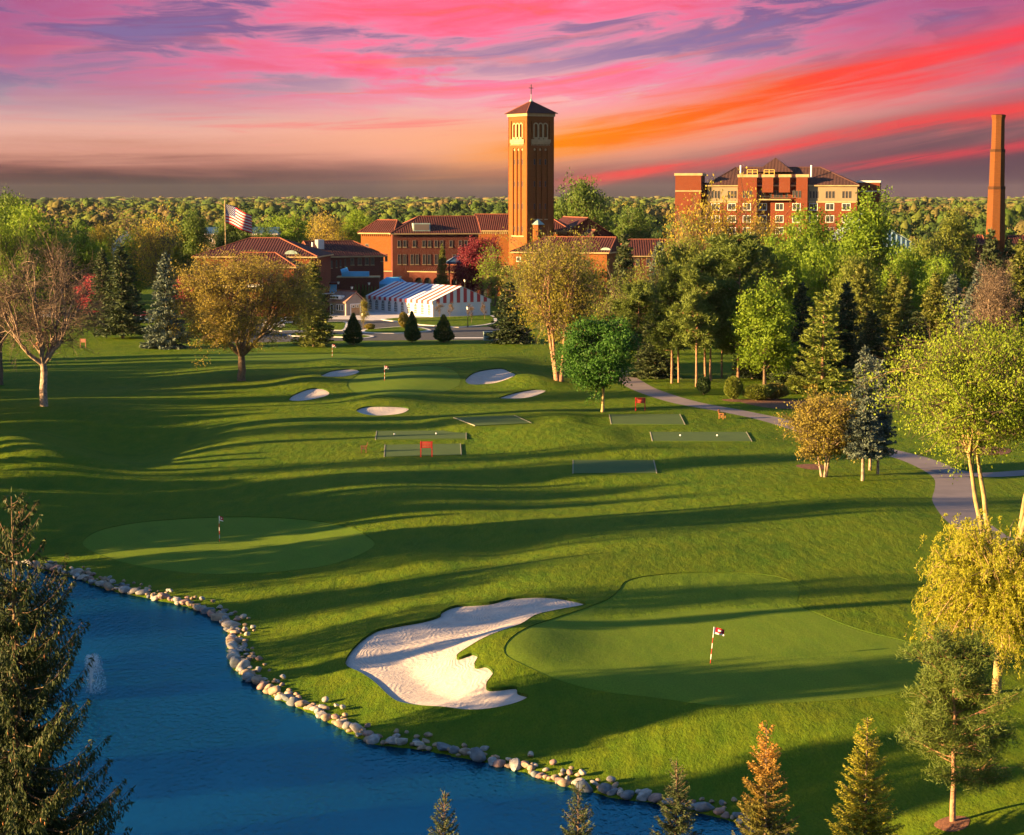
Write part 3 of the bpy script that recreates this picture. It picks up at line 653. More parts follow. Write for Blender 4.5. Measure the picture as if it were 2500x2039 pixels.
def willow(seed, H, R, tr=.3):
    rng = np.random.default_rng(seed); tb, lv = Tubes(), Leaves()
    z = np.linspace(0, 1, 7); tb.add(np.column_stack([.25*z, .1*z, H*.62*z-.3*(1-z)]), tr*(1-.75*z), 9)
    for k in range(150):
        an = rng.uniform(0, 2*math.pi); rr = R*rng.uniform(.2, 1)**.6; zt = H*rng.uniform(.25, 1.0)*(1-.22*(rr/R)**2); e = np.array((math.cos(an)*rr, math.sin(an)*rr, zt)); p0 = np.array((.12, .05, H*rng.uniform(.2, .6)))
        B = bez(p0, (p0+e)/2+np.array((0, 0, .3*H*rng.random())), e, 8)+rng.normal(size=(8, 3))*.08; tb.add(B, np.linspace(.08, .018, 8), 4)
        for q in range(18):
            c = B[rng.integers(2, 8)]+rng.normal(size=3)*.38; n = rng.integers(9, 20); ln = rng.uniform(.5, 1.3); s = np.linspace(0, 1, n); ph = rng.uniform(0, 6, 2)
            o = unit(np.array((c[0], c[1], 0)))*.3
            S_ = c+np.column_stack([o[0]*s*ln+.09*np.sin(s*9+ph[0]), o[1]*s*ln+.09*np.sin(s*8+ph[1]), .25*np.sin(s*2.6)*ln-.75*ln*s*s])
            tb.strip(S_[:-1], S_[1:], np.full(n-1, .02), rng)
            C = np.repeat(S_, 3, 0)+rng.normal(size=(n*3, 3))*.05; lv.add(C, np.array((0, 0, -.6))+rng.normal(size=(n*3, 3))*.8, rng.uniform(.12, .22, n*3), rng.uniform(.035, .06, n*3), np.clip(rng.normal(.55, .2)+rng.normal(size=n*3)*.15, 0, 1))
    return proto(tb, lv, rng, H, R)
def bushy(seed, H, R, n=2600, leaf=.16, shape='cone', sharp=1.0):
    """dense evergreen shrub: leaf sprays standing out from an egg or cone body"""
    rng = np.random.default_rng(seed); tb, lv = Tubes(), Leaves(); tb.add([(0, 0, -.2), (0, 0, H*.5), (0, 0, H*.9)], [R*.12, R*.07, .02], 6)
    t = rng.random(n)**1.25 if shape == 'cone' else rng.random(n); an = rng.uniform(0, 2*math.pi, n)
    prof = R*(1-t**(1.6 if shape == 'cone' else 2.6))*np.minimum(1, .55+t*4) if shape != 'round' else R*np.sqrt(np.clip(1-(2*t-1)**2, 0, 1))
    rr = prof*rng.uniform(.45, 1.05, n)**.5*(1+.12*np.sin(an*3+t*9)); C = np.column_stack([np.cos(an)*rr, np.sin(an)*rr, .08*H+t*H*.94])
    D = np.column_stack([np.cos(an), np.sin(an), np.full(n, .9*sharp)])+rng.normal(size=(n, 3))*.45
    lv.add(C, D, leaf*rng.uniform(.8, 1.8, n), leaf*.45, np.clip(rng.random(n), 0, 1)); return proto(tb, lv, rng, H, R)

PR = dict(
 oak=broadleaf(11, 19, 10.6, 4.8, .58, 60, 13, 58, .27, .17, .60, shape='wide', twig=3, fill=.55, zpow=1.0, fork=.2, nlimb=7),
 bare=broadleaf(12, 20, 8.2, 6.2, .52, 40, 11, 10, .19, .21, .85, twig=4, fill=.4, tw=.045, fork=.27, nlimb=5),
 maple=broadleaf(13, 11, 4.5, 3.3, .20, 52, 13, 60, .30, .18, .44, twig=0, shape='round', fill=.5),
 multi=broadleaf(14, 16.5, 6.4, 5.2, .36, 42, 11, 38, .29, .25, .72, ntrunk=4, splay=.16, twig=3, shape='vase', fill=.3, tw=.04),
 big=broadleaf(15, 16, 8.2, 8.0, .36, 70, 12, 74, .19, .20, .56, ntrunk=4, splay=.24, twig=3, fill=.35, zpow=.9),
 small=broadleaf(16, 7.4, 3.8, 1.5, .16, 40, 11, 44, .23, .22, .40, ntrunk=3, splay=.16, twig=3, fill=.4),
 lb1=broadleaf(21, 14, 5.2, 2.4, .26, 38, 10, 44, .44, .21, .6, twig=0),
 lb2=broadleaf(22, 15, 4.6, 2.2, .26, 40, 10, 44, .42, .2, .55, twig=0, shape='cone'),
 lb3=broadleaf(23, 13, 6.2, 2.4, .28, 42, 10, 44, .46, .21, .65, twig=0, shape='wide'),
 airy1=broadleaf(24, 14, 5.8, 2.5, .22, 28, 8, 20, .38, .27, .75, twig=2, fill=.35, tw=.05),
 airy2=broadleaf(25, 13, 5.4, 2.0, .20, 28, 8, 20, .38, .28, .72, ntrunk=3, splay=.2, twig=2, fill=.3, tw=.05),
 young=broadleaf(26, 4.6, 1.2, 1.6, .06, 9, 5, 3, .1, .25, .3, twig=5, tw=.04),
 sapling=broadleaf(27, 5.6, 1.5, 1.8, .08, 12, 7, 24, .22, .25, .30, twig=2, tw=.03),
 sp1=spruce(31, 17, 4.6, 1.4, 40, 9, .5, .55, .24, gap=.08), sp2=spruce(32, 17, 3.7, 1.0, 42, 9, .48, .52, .24, gap=.12), sp3=spruce(33, 16, 5.0, .5, 38, 10, .55, .6, .26, droop=.3, gap=.1),
 wpine=spruce(34, 16, 4.4, .8, 30, 8, .42, .6, .2, droop=.02, gap=.2, curl=.05, tipup=1.0, pw=.6),
 bspruce=spruce(35, 12.5, 3.1, 2.7, 38, 9, .36, .36, .16, gap=.08, pw=.65),
 p1=pine(41, 17, 4.4, 5.5, .24, 40, 13, 34, .75, .14, tuftw=2.2), p2=pine(42, 16, 4.0, 6.5, .22, 38, 13, 32, .75, .14, lean=.05, tuftw=2.2), p3=pine(43, 18, 5.2, 3.5, .27, 52, 13, 34, .8, .16, tuftw=2.2),
 npine=pine(44, 7.7, 2.75, 1.9, .15, 58, 14, 60, .27, .03, .9, 1.4, lean=.02),
 hero=spruce(51, 21, 5.9, .8, 62, 11, .11, .16, .052, droop=.18, gap=.06, curl=.7, hang=.75, tr=.32, cones=.022, tipup=2.4, pw=.72, lat=.17),
 nsp1=spruce(52, 8, 1.9, .3, 32, 8, .09, .11, .042, droop=.0, gap=.12, curl=.15, tr=.09, tipup=1.6, pw=.9, lat=.30, asc=.22), nsp2=spruce(53, 9, 2.0, .3, 36, 9, .085, .11, .044, droop=.0, gap=.1, curl=.15, tr=.10, tipup=1.6, pw=.9, lat=.30, asc=.2),
 willow=willow(61, 9.8, 4.6), arb=bushy(71, 3.2, 1.05, 3800, .28, 'cone'), column=bushy(72, 4.4, .62, 1800, .3, 'col'), mound=bushy(73, 1.5, 1.1, 2400, .22, 'round', .6),
)
LM = dict(
 oak=leaf_mat('oak_spring_leaf', (.18,.145,.03), (.36,.29,.045), .4), bare=leaf_mat('brown_bud_leaf', (.12,.085,.06), (.20,.145,.09), .2), maple=leaf_mat('maple_leaf', (.03,.10,.012), (.075,.18,.02)),
 multi=leaf_mat('olive_leaf', (.15,.15,.022), (.31,.27,.035), .45), big=leaf_mat('spring_green_leaf', (.12,.20,.015), (.28,.36,.025), .45), small=leaf_mat('bronze_green_leaf', (.15,.13,.025), (.30,.24,.04)),
 lime=leaf_mat('lime_leaf', (.10,.19,.015), (.24,.33,.025), .45), green=leaf_mat('mid_green_leaf', (.05,.10,.015), (.13,.19,.025)), gold=leaf_mat('golden_leaf', (.30,.24,.03), (.48,.38,.045), .45), olive=leaf_mat('dull_olive_leaf', (.095,.135,.02), (.20,.23,.03), .4),
 rust=leaf_mat('rust_leaf', (.20,.10,.05), (.32,.17,.06)), crimson=leaf_mat('crimson_leaf', (.10,.012,.022), (.26,.03,.045)), pink=leaf_mat('pink_blossom', (.35,.05,.07), (.5,.12,.12)),
 spruce=leaf_mat('spruce_needle', (.022,.045,.020), (.075,.095,.03), .12), blue=leaf_mat('blue_spruce_needle', (.045,.075,.060), (.13,.16,.12), .12), sunny=leaf_mat('sunlit_spruce_needle', (.06,.09,.018), (.17,.18,.03), .2),  # sunny: spruce needle with the sunlight put into its colour
 pine=leaf_mat('pine_needle', (.045,.085,.016), (.14,.18,.028), .18), wpine=leaf_mat('white_pine_needle', (.09,.14,.02), (.22,.25,.035), .25), hero=leaf_mat('norway_needle', (.014,.032,.010), (.058,.075,.016), .12),
 yellow=leaf_mat('yellow_spruce_needle', (.25,.25,.025), (.46,.43,.045), .45), orange=None, willow=leaf_mat('willow_leaf', (.25,.27,.018), (.44,.43,.03), .45), arb=leaf_mat('arborvitae_leaf', (.025,.055,.018), (.07,.11,.025), .15), col=leaf_mat('column_cedar_leaf', (.05,.085,.02), (.13,.16,.03), .2),
)
def two_tone():
    m = leaf_mat('orange_topped_needle', (.40,.19,.035), (.52,.27,.05), .2); nt = m.node_tree; b = nt.nodes['Principled BSDF']; tc = nt.nodes.new('ShaderNodeTexCoord'); sp = nt.nodes.new('ShaderNodeSeparateXYZ')
    nt.links.new(tc.outputs['Object'], sp.inputs[0]); z = S(nt, sp.outputs[2]); x = S(nt, sp.outputs[0]); n = noise(nt, S(nt, tc.outputs['Object']), 1.6, 4)
    src = S(nt, b.inputs['Base Color'].links[0].from_socket); k = mixc(nt, (z*.30 + (n - .5)*1.4 - 1.25).clamp(), (.11,.11,.018), src)
    nt.links.new(k.k, b.inputs['Base Color'])
    for q in nt.nodes:
        if q.type == 'BSDF_TRANSLUCENT': nt.links.new(k.k, q.inputs[0])
    return m
LM['orange'] = two_tone()
M['cone'] = mat('spruce_cone', (.42,.17,.06), (.30,.12,.05), 3.0)
TR = random.Random(3)
def tree(kind, pos, H, R, label, group=None, name='tree', lm=None, bark='bark', rz=None, cat='tree', twig='twig'):
    p = PR[kind]; sz = H/p.H; sx = R/p.R if R else sz
    e = empty(name, pos, TR.uniform(0, 6.28) if rz is None else rz, label, cat, group); e.scale = (sx, sx, sz)
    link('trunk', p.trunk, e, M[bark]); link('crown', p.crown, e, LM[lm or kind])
    if p.twigs: link('twigs', p.twigs, e, M[twig])
    if p.cones: tag(link('cones', p.cones, e, M['cone']), kind='stuff')
    return e
def tree_px(kind, u, v, vt, hw, label, **k):
    """base at photo pixel (u, v) on the ground, top at row vt, crown half width hw pixels"""
    p = gp(u, v); D = p[1]; H = at_d(u, vt, D)[2]-p[2]; return tree(kind, p, H, hw*D/F, label, **k)
def tree_d(kind, u, dn, vt, hw, label, **k):
    D = dn*DN; t = at_d(u, vt, D); z = h1(t[0], D); return tree(kind, (t[0], D, z), t[2]-z, hw*D/F, label, **k)
# ------------------------------------------------------------------ trees: placement
G_SP = 'spruces left of the fairway'; G_GROVE = 'conifers of the grove behind the path'; G_BACK = 'broadleaf trees behind the buildings'; G_PINE = 'bare-stemmed pines beside the path'
tree_px('oak', 590, 930, 606, 172, 'broad oak with golden spring leaves on a thick single trunk', name='oak_tree', lm='oak', rz=1.0)
tree_px('bare', 108, 992, 598, 142, 'pale-barked nearly leafless tree with a low fork at the left', name='bare_tree', bark='pale_bark', rz=2.2)
tree_px('oak', 2, 940, 505, 105, 'tall yellow-green tree cut off by the left edge of the picture', name='broadleaf_tree', lm='lime', rz=.4)
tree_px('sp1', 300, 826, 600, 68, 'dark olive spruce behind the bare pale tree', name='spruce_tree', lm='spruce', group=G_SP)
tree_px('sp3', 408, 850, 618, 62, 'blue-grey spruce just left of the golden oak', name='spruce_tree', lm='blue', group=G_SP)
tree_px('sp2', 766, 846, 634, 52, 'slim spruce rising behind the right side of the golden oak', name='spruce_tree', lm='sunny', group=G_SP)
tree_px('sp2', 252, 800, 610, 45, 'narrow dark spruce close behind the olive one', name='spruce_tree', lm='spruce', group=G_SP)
tree_px('multi', 1366, 930, 588, 108, 'sparse olive tree with several slanting stems left of the round maple', name='multi_stem_tree', bark='pine_bark', rz=.7)
tree_px('airy1', 1375, 884, 605, 70, 'thin-leaved tree with one straight stem behind the many-stemmed tree', name='broadleaf_tree', lm='olive', bark='pine_bark')
tree_px('maple', 1471, 1006, 783, 90, 'small round maple with dense bright green crown', name='maple_tree', bark='gold_bark', rz=.3)
tree_px('sp3', 1245, 838, 688, 62, 'wide dark spruce at the right end of the road', name='spruce_tree', lm='spruce')
tree_px('small', 2012, 1164, 968, 96, 'low bronze-leaved tree with three short stems on a mulch ring', name='small_tree', lm='small', bark='pale_bark', rz=.5)
for u, v, lab, rzz, vt, hw in ((2106, 1174, 'nearest of three close blue spruces with a white bare stem', .3, 850, 50), (2143, 1158, 'right one of three close blue spruces with white stems', 1.7, 880, 44), (2124, 1148, 'middle one of three close blue spruces, standing farthest back', 2.9, 872, 42)):
    tree_px('bspruce', u, v, vt, hw, lab, name='spruce_tree', lm='blue', bark='pale_bark', rz=rzz, group='three blue spruces by the path')
tree_px('big', 2445, 1420, 800, 255, 'large spring-green tree with several mossy stems at the right edge', name='multi_stem_tree', bark='gold_bark', rz=1.9)
tree_px('willow', 2432, 1690, 1238, 200, 'bright yellow curly willow at the right edge', name='willow_tree', bark='gold_bark', rz=.2)
tree_px('npine', 2326, 2010, 1580, 150, 'dark bushy pine in front of the yellow willow', name='pine_tree', lm='pine', bark='pine_bark', rz=2.0)
def near(kind, u, D, vt, H, R, label, **k):
    t = at_d(u, vt, D); z = t[2]-H; return tree(kind, (t[0], D, min(z, h1(t[0], D))), t[2]-min(z, h1(t[0], D)), R, label, **k)
near('hero', 28, 60, 1212, 21, 4.9, 'huge dark cone-bearing spruce filling the lower left corner', name='spruce_tree', lm='hero', rz=.6)
G_FG = 'young spruces along the near bank'
near('nsp1', 1085, 74, 1938, 7.5, 1.5, 'small dark spruce tip at the bottom edge, left of the others', name='young_spruce', lm='spruce', group=G_FG)
near('nsp1', 1412, 74, 1916, 7.5, 1.6, 'small dark spruce against the water at the bottom edge', name='young_spruce', lm='spruce', group=G_FG, rz=2.0)
near('nsp2', 1652, 77, 1858, 8, 1.7, 'dark spruce overlapping the stones at the bottom edge', name='young_spruce', lm='spruce', group=G_FG)
near('nsp1', 1872, 80, 1768, 8, 1.75, 'spruce with thin orange top beside the last pond stones', name='young_spruce', lm='orange', group=G_FG)
near('nsp2', 2118, 82, 1752, 8, 1.9, 'bright yellow-green spruce at the bottom right', name='young_spruce', lm='yellow', group=G_FG)
# grove to the right of the maple
for i, (u, v, vt, hw, kd, lab) in enumerate([(1640,936,700,62,'p1','leftmost bare-stemmed pine by the path'),(1657,934,662,50,'p2','second pine from the left, stem close to the first'),(1700,944,668,58,'p1','pine standing behind the small dark shrub'),
  (1722,926,640,60,'p2','tall straight pine with pale sunlit stem'),(1735,931,700,56,'p2','pine whose stem leans to the right'),(1802,928,600,80,'p3','big dark pine with a twin stem'),(1762,922,720,48,'p1','short pine between the tall ones')]):
    tree_px(kd, u, v, vt, hw, lab, name='pine_tree', lm='pine', bark='pine_bark', group=G_PINE)
L = [(1525,178,572,64,'sp3','spruce','tall spruce in front of the yellow-lit wing'),(1610,205,590,52,'sp1','blue','dark blue spruce under the long tiled roof'),(1575,160,640,50,'airy1','olive','thin olive tree between two spruces'),
 (1665,180,610,66,'lb3','olive','rounded olive tree above the pines'),(1790,190,575,90,'p3','pine','dark pine crown rising to the long tiled roof'),(1850,200,600,60,'p3','pine','pine behind the tall one at the hotel'),
 (1870,142,698,78,'lb2','lime','pale green tree with upright branches among dark pines'),(1960,150,690,62,'sp1','spruce','dark spruce right of the pale green tree'),(2012,138,712,74,'wpine','wpine','feathery bright green pine with drooping boughs'),
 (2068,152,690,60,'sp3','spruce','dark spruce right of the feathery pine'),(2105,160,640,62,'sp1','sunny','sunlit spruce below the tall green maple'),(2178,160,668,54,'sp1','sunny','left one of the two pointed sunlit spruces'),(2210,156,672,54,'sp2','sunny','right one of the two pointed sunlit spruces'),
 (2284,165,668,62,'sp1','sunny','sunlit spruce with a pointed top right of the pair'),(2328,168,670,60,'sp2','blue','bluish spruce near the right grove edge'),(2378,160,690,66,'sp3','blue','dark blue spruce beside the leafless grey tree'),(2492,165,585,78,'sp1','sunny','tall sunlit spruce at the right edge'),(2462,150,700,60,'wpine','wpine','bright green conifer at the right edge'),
 (2240,150,760,70,'sp3','spruce','dark wide spruce low in the right grove'),(2330,146,790,70,'sp3','blue','dark blue spruce behind the spring-green tree'),(2130,146,760,58,'sp2','spruce','dark spruce close behind the blue trio'),(1930,146,800,60,'sp3','spruce','short dark spruce low in the grove'),(1900,150,780,56,'sp2','spruce','narrow dark spruce behind the pale green tree'),(1840,150,760,50,'sp2','spruce','narrow dark spruce behind the twin pine'),
 (1600,150,760,66,'sp3','spruce','dark wide spruce behind the leftmost pines'),(1560,158,700,60,'p1','pine','pine right behind the round maple'),(1500,170,690,66,'airy2','olive','thin olive tree behind the round maple')]
for u, dn, vt, hw, kd, lm, lab in L:
    nm = 'spruce_tree' if kd[:2] == 'sp' else 'pine_tree' if kd in ('p1','p2','p3','wpine') else 'broadleaf_tree'
    tree_d(kd, u, dn, vt, hw, lab, name=nm, lm=lm, bark='pine_bark' if 'pine' in nm else 'bark', group=G_GROVE)
L = [(1965,215,530,74,'lb1','lime','bright green maple crown left of the glass-roofed hall'),(2120,212,497,86,'lb2','lime','tallest bright green maple in front of the glass-roofed hall'),(1720,230,478,80,'airy1','gold','sparse golden tree in front of the hotel'),(1800,232,490,70,'airy2','gold','second sparse golden tree in front of the hotel'),(1880,238,520,60,'airy1','gold','faint golden tree before the hotel centre'),
 (1680,222,540,66,'airy2','olive','thin olive tree at the foot of the hotel'),(2040,236,540,46,'airy1','rust','small reddish bare tree before the hotel right wing'),(2250,205,600,66,'lb3','olive','olive tree right of the tallest maple'),(2215,190,620,60,'lb3','lime','yellowish tree low under the chimney'),(2300,215,575,56,'airy2','olive','thin tree left of the chimney'),
 (2330,240,525,60,'lb2','olive','leafy tree left of the brick chimney'),(2420,212,560,56,'sp3','spruce','dark cedar in front of the chimney foot'),(2465,215,585,50,'sp3','spruce','dark cedar right of the chimney'),(2395,180,640,52,'sp2','blue','blue cedar under the chimney'),(1420,330,455,66,'lb3','green','large leafy tree right of the bell tower'),(1540,320,515,50,'lb1','green','leafy tree behind the long tiled roof'),
 (2020,185,610,70,'lb3','lime','bright bushy tree under the hotel right wing'),(1900,205,590,66,'lb1','lime','bright bushy tree under the hotel centre'),(2090,180,640,60,'lb3','olive','olive bushy tree low in the grove'),(2290,185,640,50,'lb1','lime','lime tree among the pointed spruces'),
 (1180,262,590,52,'lb3','crimson','crimson-leaved tree left of the tower foot'),(1146,264,612,34,'lb1','crimson','smaller crimson tree beside the courtyard'),(1206,247,612,46,'airy2','lime','light green tree in front of the arcade'),(1262,238,640,40,'airy1','olive','thin tree at the corner of the yellow-lit wing'),(1300,230,600,60,'airy1','olive','bare-topped thin tree before the yellow-lit wing'),(1430,225,600,60,'airy2','olive','thin olive tree before the yellow-lit wing'),
 (390,245,528,66,'airy1','gold','golden thin-leaved tree left of the tile-roofed wing'),(470,300,522,44,'lb2','green','dark green pointed tree left of the flagpole'),(575,312,533,46,'lb3','green','round green tree at the foot of the flagpole'),(640,330,560,40,'lb1','green','low green tree behind the tile-roofed wing'),(790,345,520,50,'airy1','gold','golden tree behind the tile-roofed wing'),(870,350,525,44,'lb3','lime','lime tree left of the main hall roof'),
 (60,238,520,90,'lb3','lime','yellow-green tree behind the bare tree, far left'),(150,250,575,46,'sp2','spruce','small dark spruce among pale trees at the left'),(190,260,560,40,'lb1','lime','round lime tree in front of the dark-roofed house'),(232,265,600,44,'lb3','lime','low lime tree left of the white gable'),(246,270,560,30,'lb1','gold','rounded golden tree left of the white gable'),(330,255,580,50,'lb2','lime','lime tree right of the white gable'),
 (430,240,600,36,'sp2','olive','small sunlit conifer at the end of the tile-roofed wing'),(225,222,680,34,'lb1','pink','pink blossoming tree behind the spruces'),(455,225,680,32,'lb3','pink','pink blossoming tree left of the oak crown'),(120,285,545,60,'airy1','olive','thin olive tree behind the dark-roofed house'),(20,300,490,70,'lb3','green','dark green tree at the far left horizon'),(330,300,530,60,'airy2','olive','thin olive tree behind the white gable'),(700,360,535,60,'lb3','lime','lime crown behind the tile-roofed wing'),
 (1290,300,560,30,'airy1','olive','thin tree by the tower turret'),(480,226,640,40,'sp2','spruce','small dark spruce at the left end of the tile-roofed wing')]
for u, dn, vt, hw, kd, lm, lab in L:
    nm = 'spruce_tree' if kd[:2] == 'sp' else 'broadleaf_tree'
    tree_d(kd, u, dn, vt, hw, lab, name=nm, lm=lm, group=G_BACK)
tree_d('sp2', 1080, 262, 597, 20, 'small pale conifer in the courtyard before the main hall', name='spruce_tree', lm='sunny')
tree_d('multi', 2436, 150, 655, 60, 'leafless grey tree at the right edge of the grove', name='bare_tree', lm='bare', bark='pale_bark')
# clipped and young plants by the road
for u, v, vt, hw, lab in ((863,842,768,24,'left one of three dark cone-shaped shrubs before the road'),(1006,836,763,20,'middle one of three dark cone-shaped shrubs before the road'),(1083,836,771,25,'right one of three dark cone-shaped shrubs before the road')):
    tree_px('arb', u, v, vt, hw, lab, name='arborvitae', lm='arb', cat='shrub', group='cone-shaped shrubs before the road')
for k, u in enumerate((868, 876, 886, 893, 901, 908, 916)):
    tree_d('column', u, 241, 696+abs(k-1)*1.2, 4.6, '%s slim cedar in the row beside the striped tent' % ('first','second','third','fourth','fifth','sixth','seventh')[k], name='column_cedar', lm='col', cat='shrub', group='slim cedars beside the tent')
for k, (u, v, vt) in enumerate(((1073,775,738),(1098,776,738),(1151,789,742),(1183,781,738))):
    tree_px('young', u, v, vt, 10, '%s thin leafless sapling on the lawn before the tent gable' % ('leftmost','second','third','rightmost')[k], name='sapling', lm='bare', group='saplings on the tent lawn')
tree_px('sapling', 888, 804, 736, 12, 'thin leafy young tree beside the shed', name='sapling', lm='multi')
tree_px('mound', 985, 801, 764, 12, 'upright yellowish shrub on the kerbed island', name='shrub', lm='small', cat='shrub')
tree_px('mound', 903, 805, 791, 13, 'low round yellowish shrub on the kerbed island', name='shrub', lm='small', cat='shrub')
for u, v, vt, hw, lm, lab in ((1718,964,922,17,'arb','dark rounded shrub by the path in front of the pines'),(1790,976,922,22,'olive','taller dark shrub with mulch at its foot beside the path'),(1850,978,940,36,'olive','loose olive brushwood at the edge of the grove'),(1890,975,938,34,'small','second loose brushwood patch at the edge of the grove'),(1985,962,925,30,'small','low brushwood under the feathery pine'),(1945,960,920,26,'olive','olive brushwood between two spruces')):
    tree_px('mound', u, v, vt, hw, lab, name='shrub', lm=lm, cat='shrub', group='shrubs at the edge of the grove')
# trees outside the left edge whose long shadows cross the fairway
G_OUT = 'trees beyond the left edge shading the fairway'
OR = random.Random(41); OUT = []
for k in range(64):
    y = 56+k*4.3+OR.uniform(-2, 2); lim = -.30*y-8
    kd = OR.choice(('sp1', 'sp2', 'lb2', 'lb1', 'airy1', 'lb3')); H = OR.uniform(13, 22) if y > 84 else OR.uniform(13.5, 16.5) if y > 72.5 else OR.uniform(7.0, 8.2); R = {'sp1': 3.0, 'sp2': 2.2, 'lb2': 3.0, 'lb1': 3.6, 'airy1': 4.2, 'lb3': 4.6}[kd]*OR.uniform(.7, 1.1)
    if OR.random() < (0 if y < 84 else .15 if y < 165 else .42): continue
    OUT.append((lim-OR.uniform(2, 20 if y > 84 else 8), y, H, R, kd))
for k in range(26): OUT.append((-.275*(160+k*5.4)-7.5-OR.uniform(0, 3), 160+k*5.4+OR.uniform(-1.5, 1.5), OR.uniform(5.0, 7.5), OR.uniform(2.2, 3.2), OR.choice(('lb1', 'lb3', 'sp3'))))
OUT += [(-140, 440, 26, 7, 'lb1'), (-150, 455, 27, 7, 'lb3'), (-152, 476, 27, 7, 'lb1'), (-160, 492, 28, 7, 'lb3'), (-158, 510, 27, 7, 'lb1'), (-166, 424, 27, 7, 'lb3')]
for i, (x, y, H, R, kd) in enumerate(OUT):
    tree(kd, (x, y, h1(x, y)), H, R, 'tall tree standing beyond the left edge of the picture', group=G_OUT, name='spruce_tree' if kd[:2] == 'sp' else 'broadleaf_tree', lm='spruce' if kd[:2] == 'sp' else 'green')

# the far wood: one mass of crowns out to the horizon
def far_wood():
    rng = np.random.default_rng(77); C, Dn, L, W, T, NN = [], [], [], [], [], []; LV, LQ, LT = [], [], []; nv = 0
    bm = bmesh.new(); bmesh.ops.create_icosphere(bm, subdivisions=1, radius=1.0); bm.verts.ensure_lookup_table(); i0 = (np.array([v.co for v in bm.verts])[:12], None); bm.free()
    g = (1+5**.5)/2; Vi = unit(np.array([(-1,g,0),(1,g,0),(-1,-g,0),(1,-g,0),(0,-1,g),(0,1,g),(0,-1,-g),(0,1,-g),(g,0,-1),(g,0,1),(-g,0,-1),(-g,0,1)], float)); Fi = np.array([(0,11,5),(0,5,1),(0,1,7),(0,7,10),(0,10,11),(1,5,9),(5,11,4),(11,10,2),(10,7,6),(7,1,8),(3,9,4),(3,4,2),(3,2,6),(3,6,8),(3,8,9),(4,9,5),(2,4,11),(6,2,10),(8,6,7),(9,8,1)]); i0 = (Vi, Fi)
    def crowns(N, d0, d1, nq, H0, H1, R0, R1, q, nl, ico):
        nonlocal nv
        D = d0*(d1/d0)**rng.random(N); X = rng.uniform(-.34, .34, N)*D
        for x, y in zip(X, D):
            if y < 780 and -130 < x < 95: continue
            R = rng.uniform(R0, R1); H = rng.uniform(H0, H1); hue = np.clip(.42+.22*math.sin(x*.012+y*.004)+.15*math.sin(x*.031-y*.011)+rng.normal()*.20, 0, 1); H *= 1+.22*math.sin(x*.009+y*.006)+.15*math.sin(x*.023-y*.004)
            zc = H*.62; cc = rng.normal(size=(nl, 3))*np.array((R*.42, R*.42, H*.10))*(0 if nl == 1 else 1)
            for c in cc:
                V, Q = ico; r = rng.uniform(.25, .45) if nl > 1 else .65; j = 1+.16*rng.normal(size=(len(V), 1)); P = V*j*np.array((R*r, R*r, H*.36*(.7+.3*r)))+c+np.array((x, y, zc)); LV.append(P); LQ.append(Q+nv); nv += len(V); LT.append(np.full(len(Q), hue))
            if nq:
                d = unit(rng.normal(size=(nq, 3))); d[:, 2] = np.abs(d[:, 2])-.2; k = rng.integers(0, nl, nq); P = cc[k]+d*np.array((R*.75, R*.75, H*.36))*rng.uniform(.8, 1.12, (nq, 1))+np.array((x, y, zc))
                C.append(P); NN.append(unit(P-np.array((x, y, zc-.1*H)))*.7+unit(d)*.4+rng.normal(size=(nq, 3))*.6); Dn.append(rng.normal(size=(nq, 3))); L.append(q*rng.uniform(.7, 1.5, nq)); W.append(q*rng.uniform(.5, 1.0, nq)); T.append(np.clip(hue+rng.normal(size=nq)*.05, 0, 1))
    crowns(800, 560, 800, 260, 9, 17, 5, 10, .85, 5, i0); crowns(1500, 790, 1300, 110, 8, 17, 6, 12, 1.25, 4, i0); crowns(2600, 1250, 2600, 44, 8, 16, 8, 18, 2.0, 3, i0); crowns(3200, 2500, 8000, 14, 10, 15, 12, 30, 3.6, 1, i0)
    C, Dn, L, W, T, NN = (np.concatenate(q) for q in (C, Dn, L, W, T, NN)); D = unit(np.cross(NN, Dn)); sd = unit(np.cross(D, NN)); m = len(C)
    V = np.stack([C-D*L[:, None]/2, C+sd*W[:, None]/2, C+D*L[:, None]/2, C-sd*W[:, None]/2], 1).reshape(-1, 3); Q = np.arange(m*4).reshape(m, 4); Q3 = np.vstack([Q[:, [0, 1, 2]], Q[:, [0, 2, 3]]])
    V = np.vstack([np.vstack(LV), V]); Q3 = np.vstack([np.vstack(LQ), Q3+nv]); T = np.concatenate([np.concatenate(LT), T, T])
    ma, nt, b = new_mat('far_wood_leaf'); at = nt.nodes.new('ShaderNodeAttribute'); at.attribute_name = 'tint'; t = S(nt, at.outputs['Fac']); tc = nt.nodes.new('ShaderNodeTexCoord'); ov = S(nt, tc.outputs['Object']); n = noise(nt, ov, .9, 4, .7); n2 = noise(nt, ov, .22, 3)
    k = ramp(nt, (t + (n2 - .5)*.25).clamp(), [(0, (.026,.048,.015)), (.22, (.05,.088,.016)), (.45, (.085,.115,.02)), (.62, (.115,.10,.032)), (.8, (.13,.092,.045)), (1, (.135,.13,.024))]); k = mixc(nt, n.step(.40, .62)*.30, k, (.022, .030, .010))
    nt.links.new(k.k, b.inputs['Base Color']); b.inputs['Roughness'].default_value = .9; b.inputs['Specular IOR Level'].default_value = .05
    bn = nt.nodes.new('ShaderNodeBump'); bn.inputs['Strength'].default_value = .6; bn.inputs['Distance'].default_value = .8; hh = n + n2*1.5; nt.links.new(hh.k, bn.inputs['Height']); nt.links.new(bn.outputs[0], b.inputs['Normal'])
    o = link('far_wood', np_mesh('far_wood', V, Q3, ma, True, T)); tag(o, 'olive and brown spring wood stretching to the horizon', 'wood', kind='stuff')
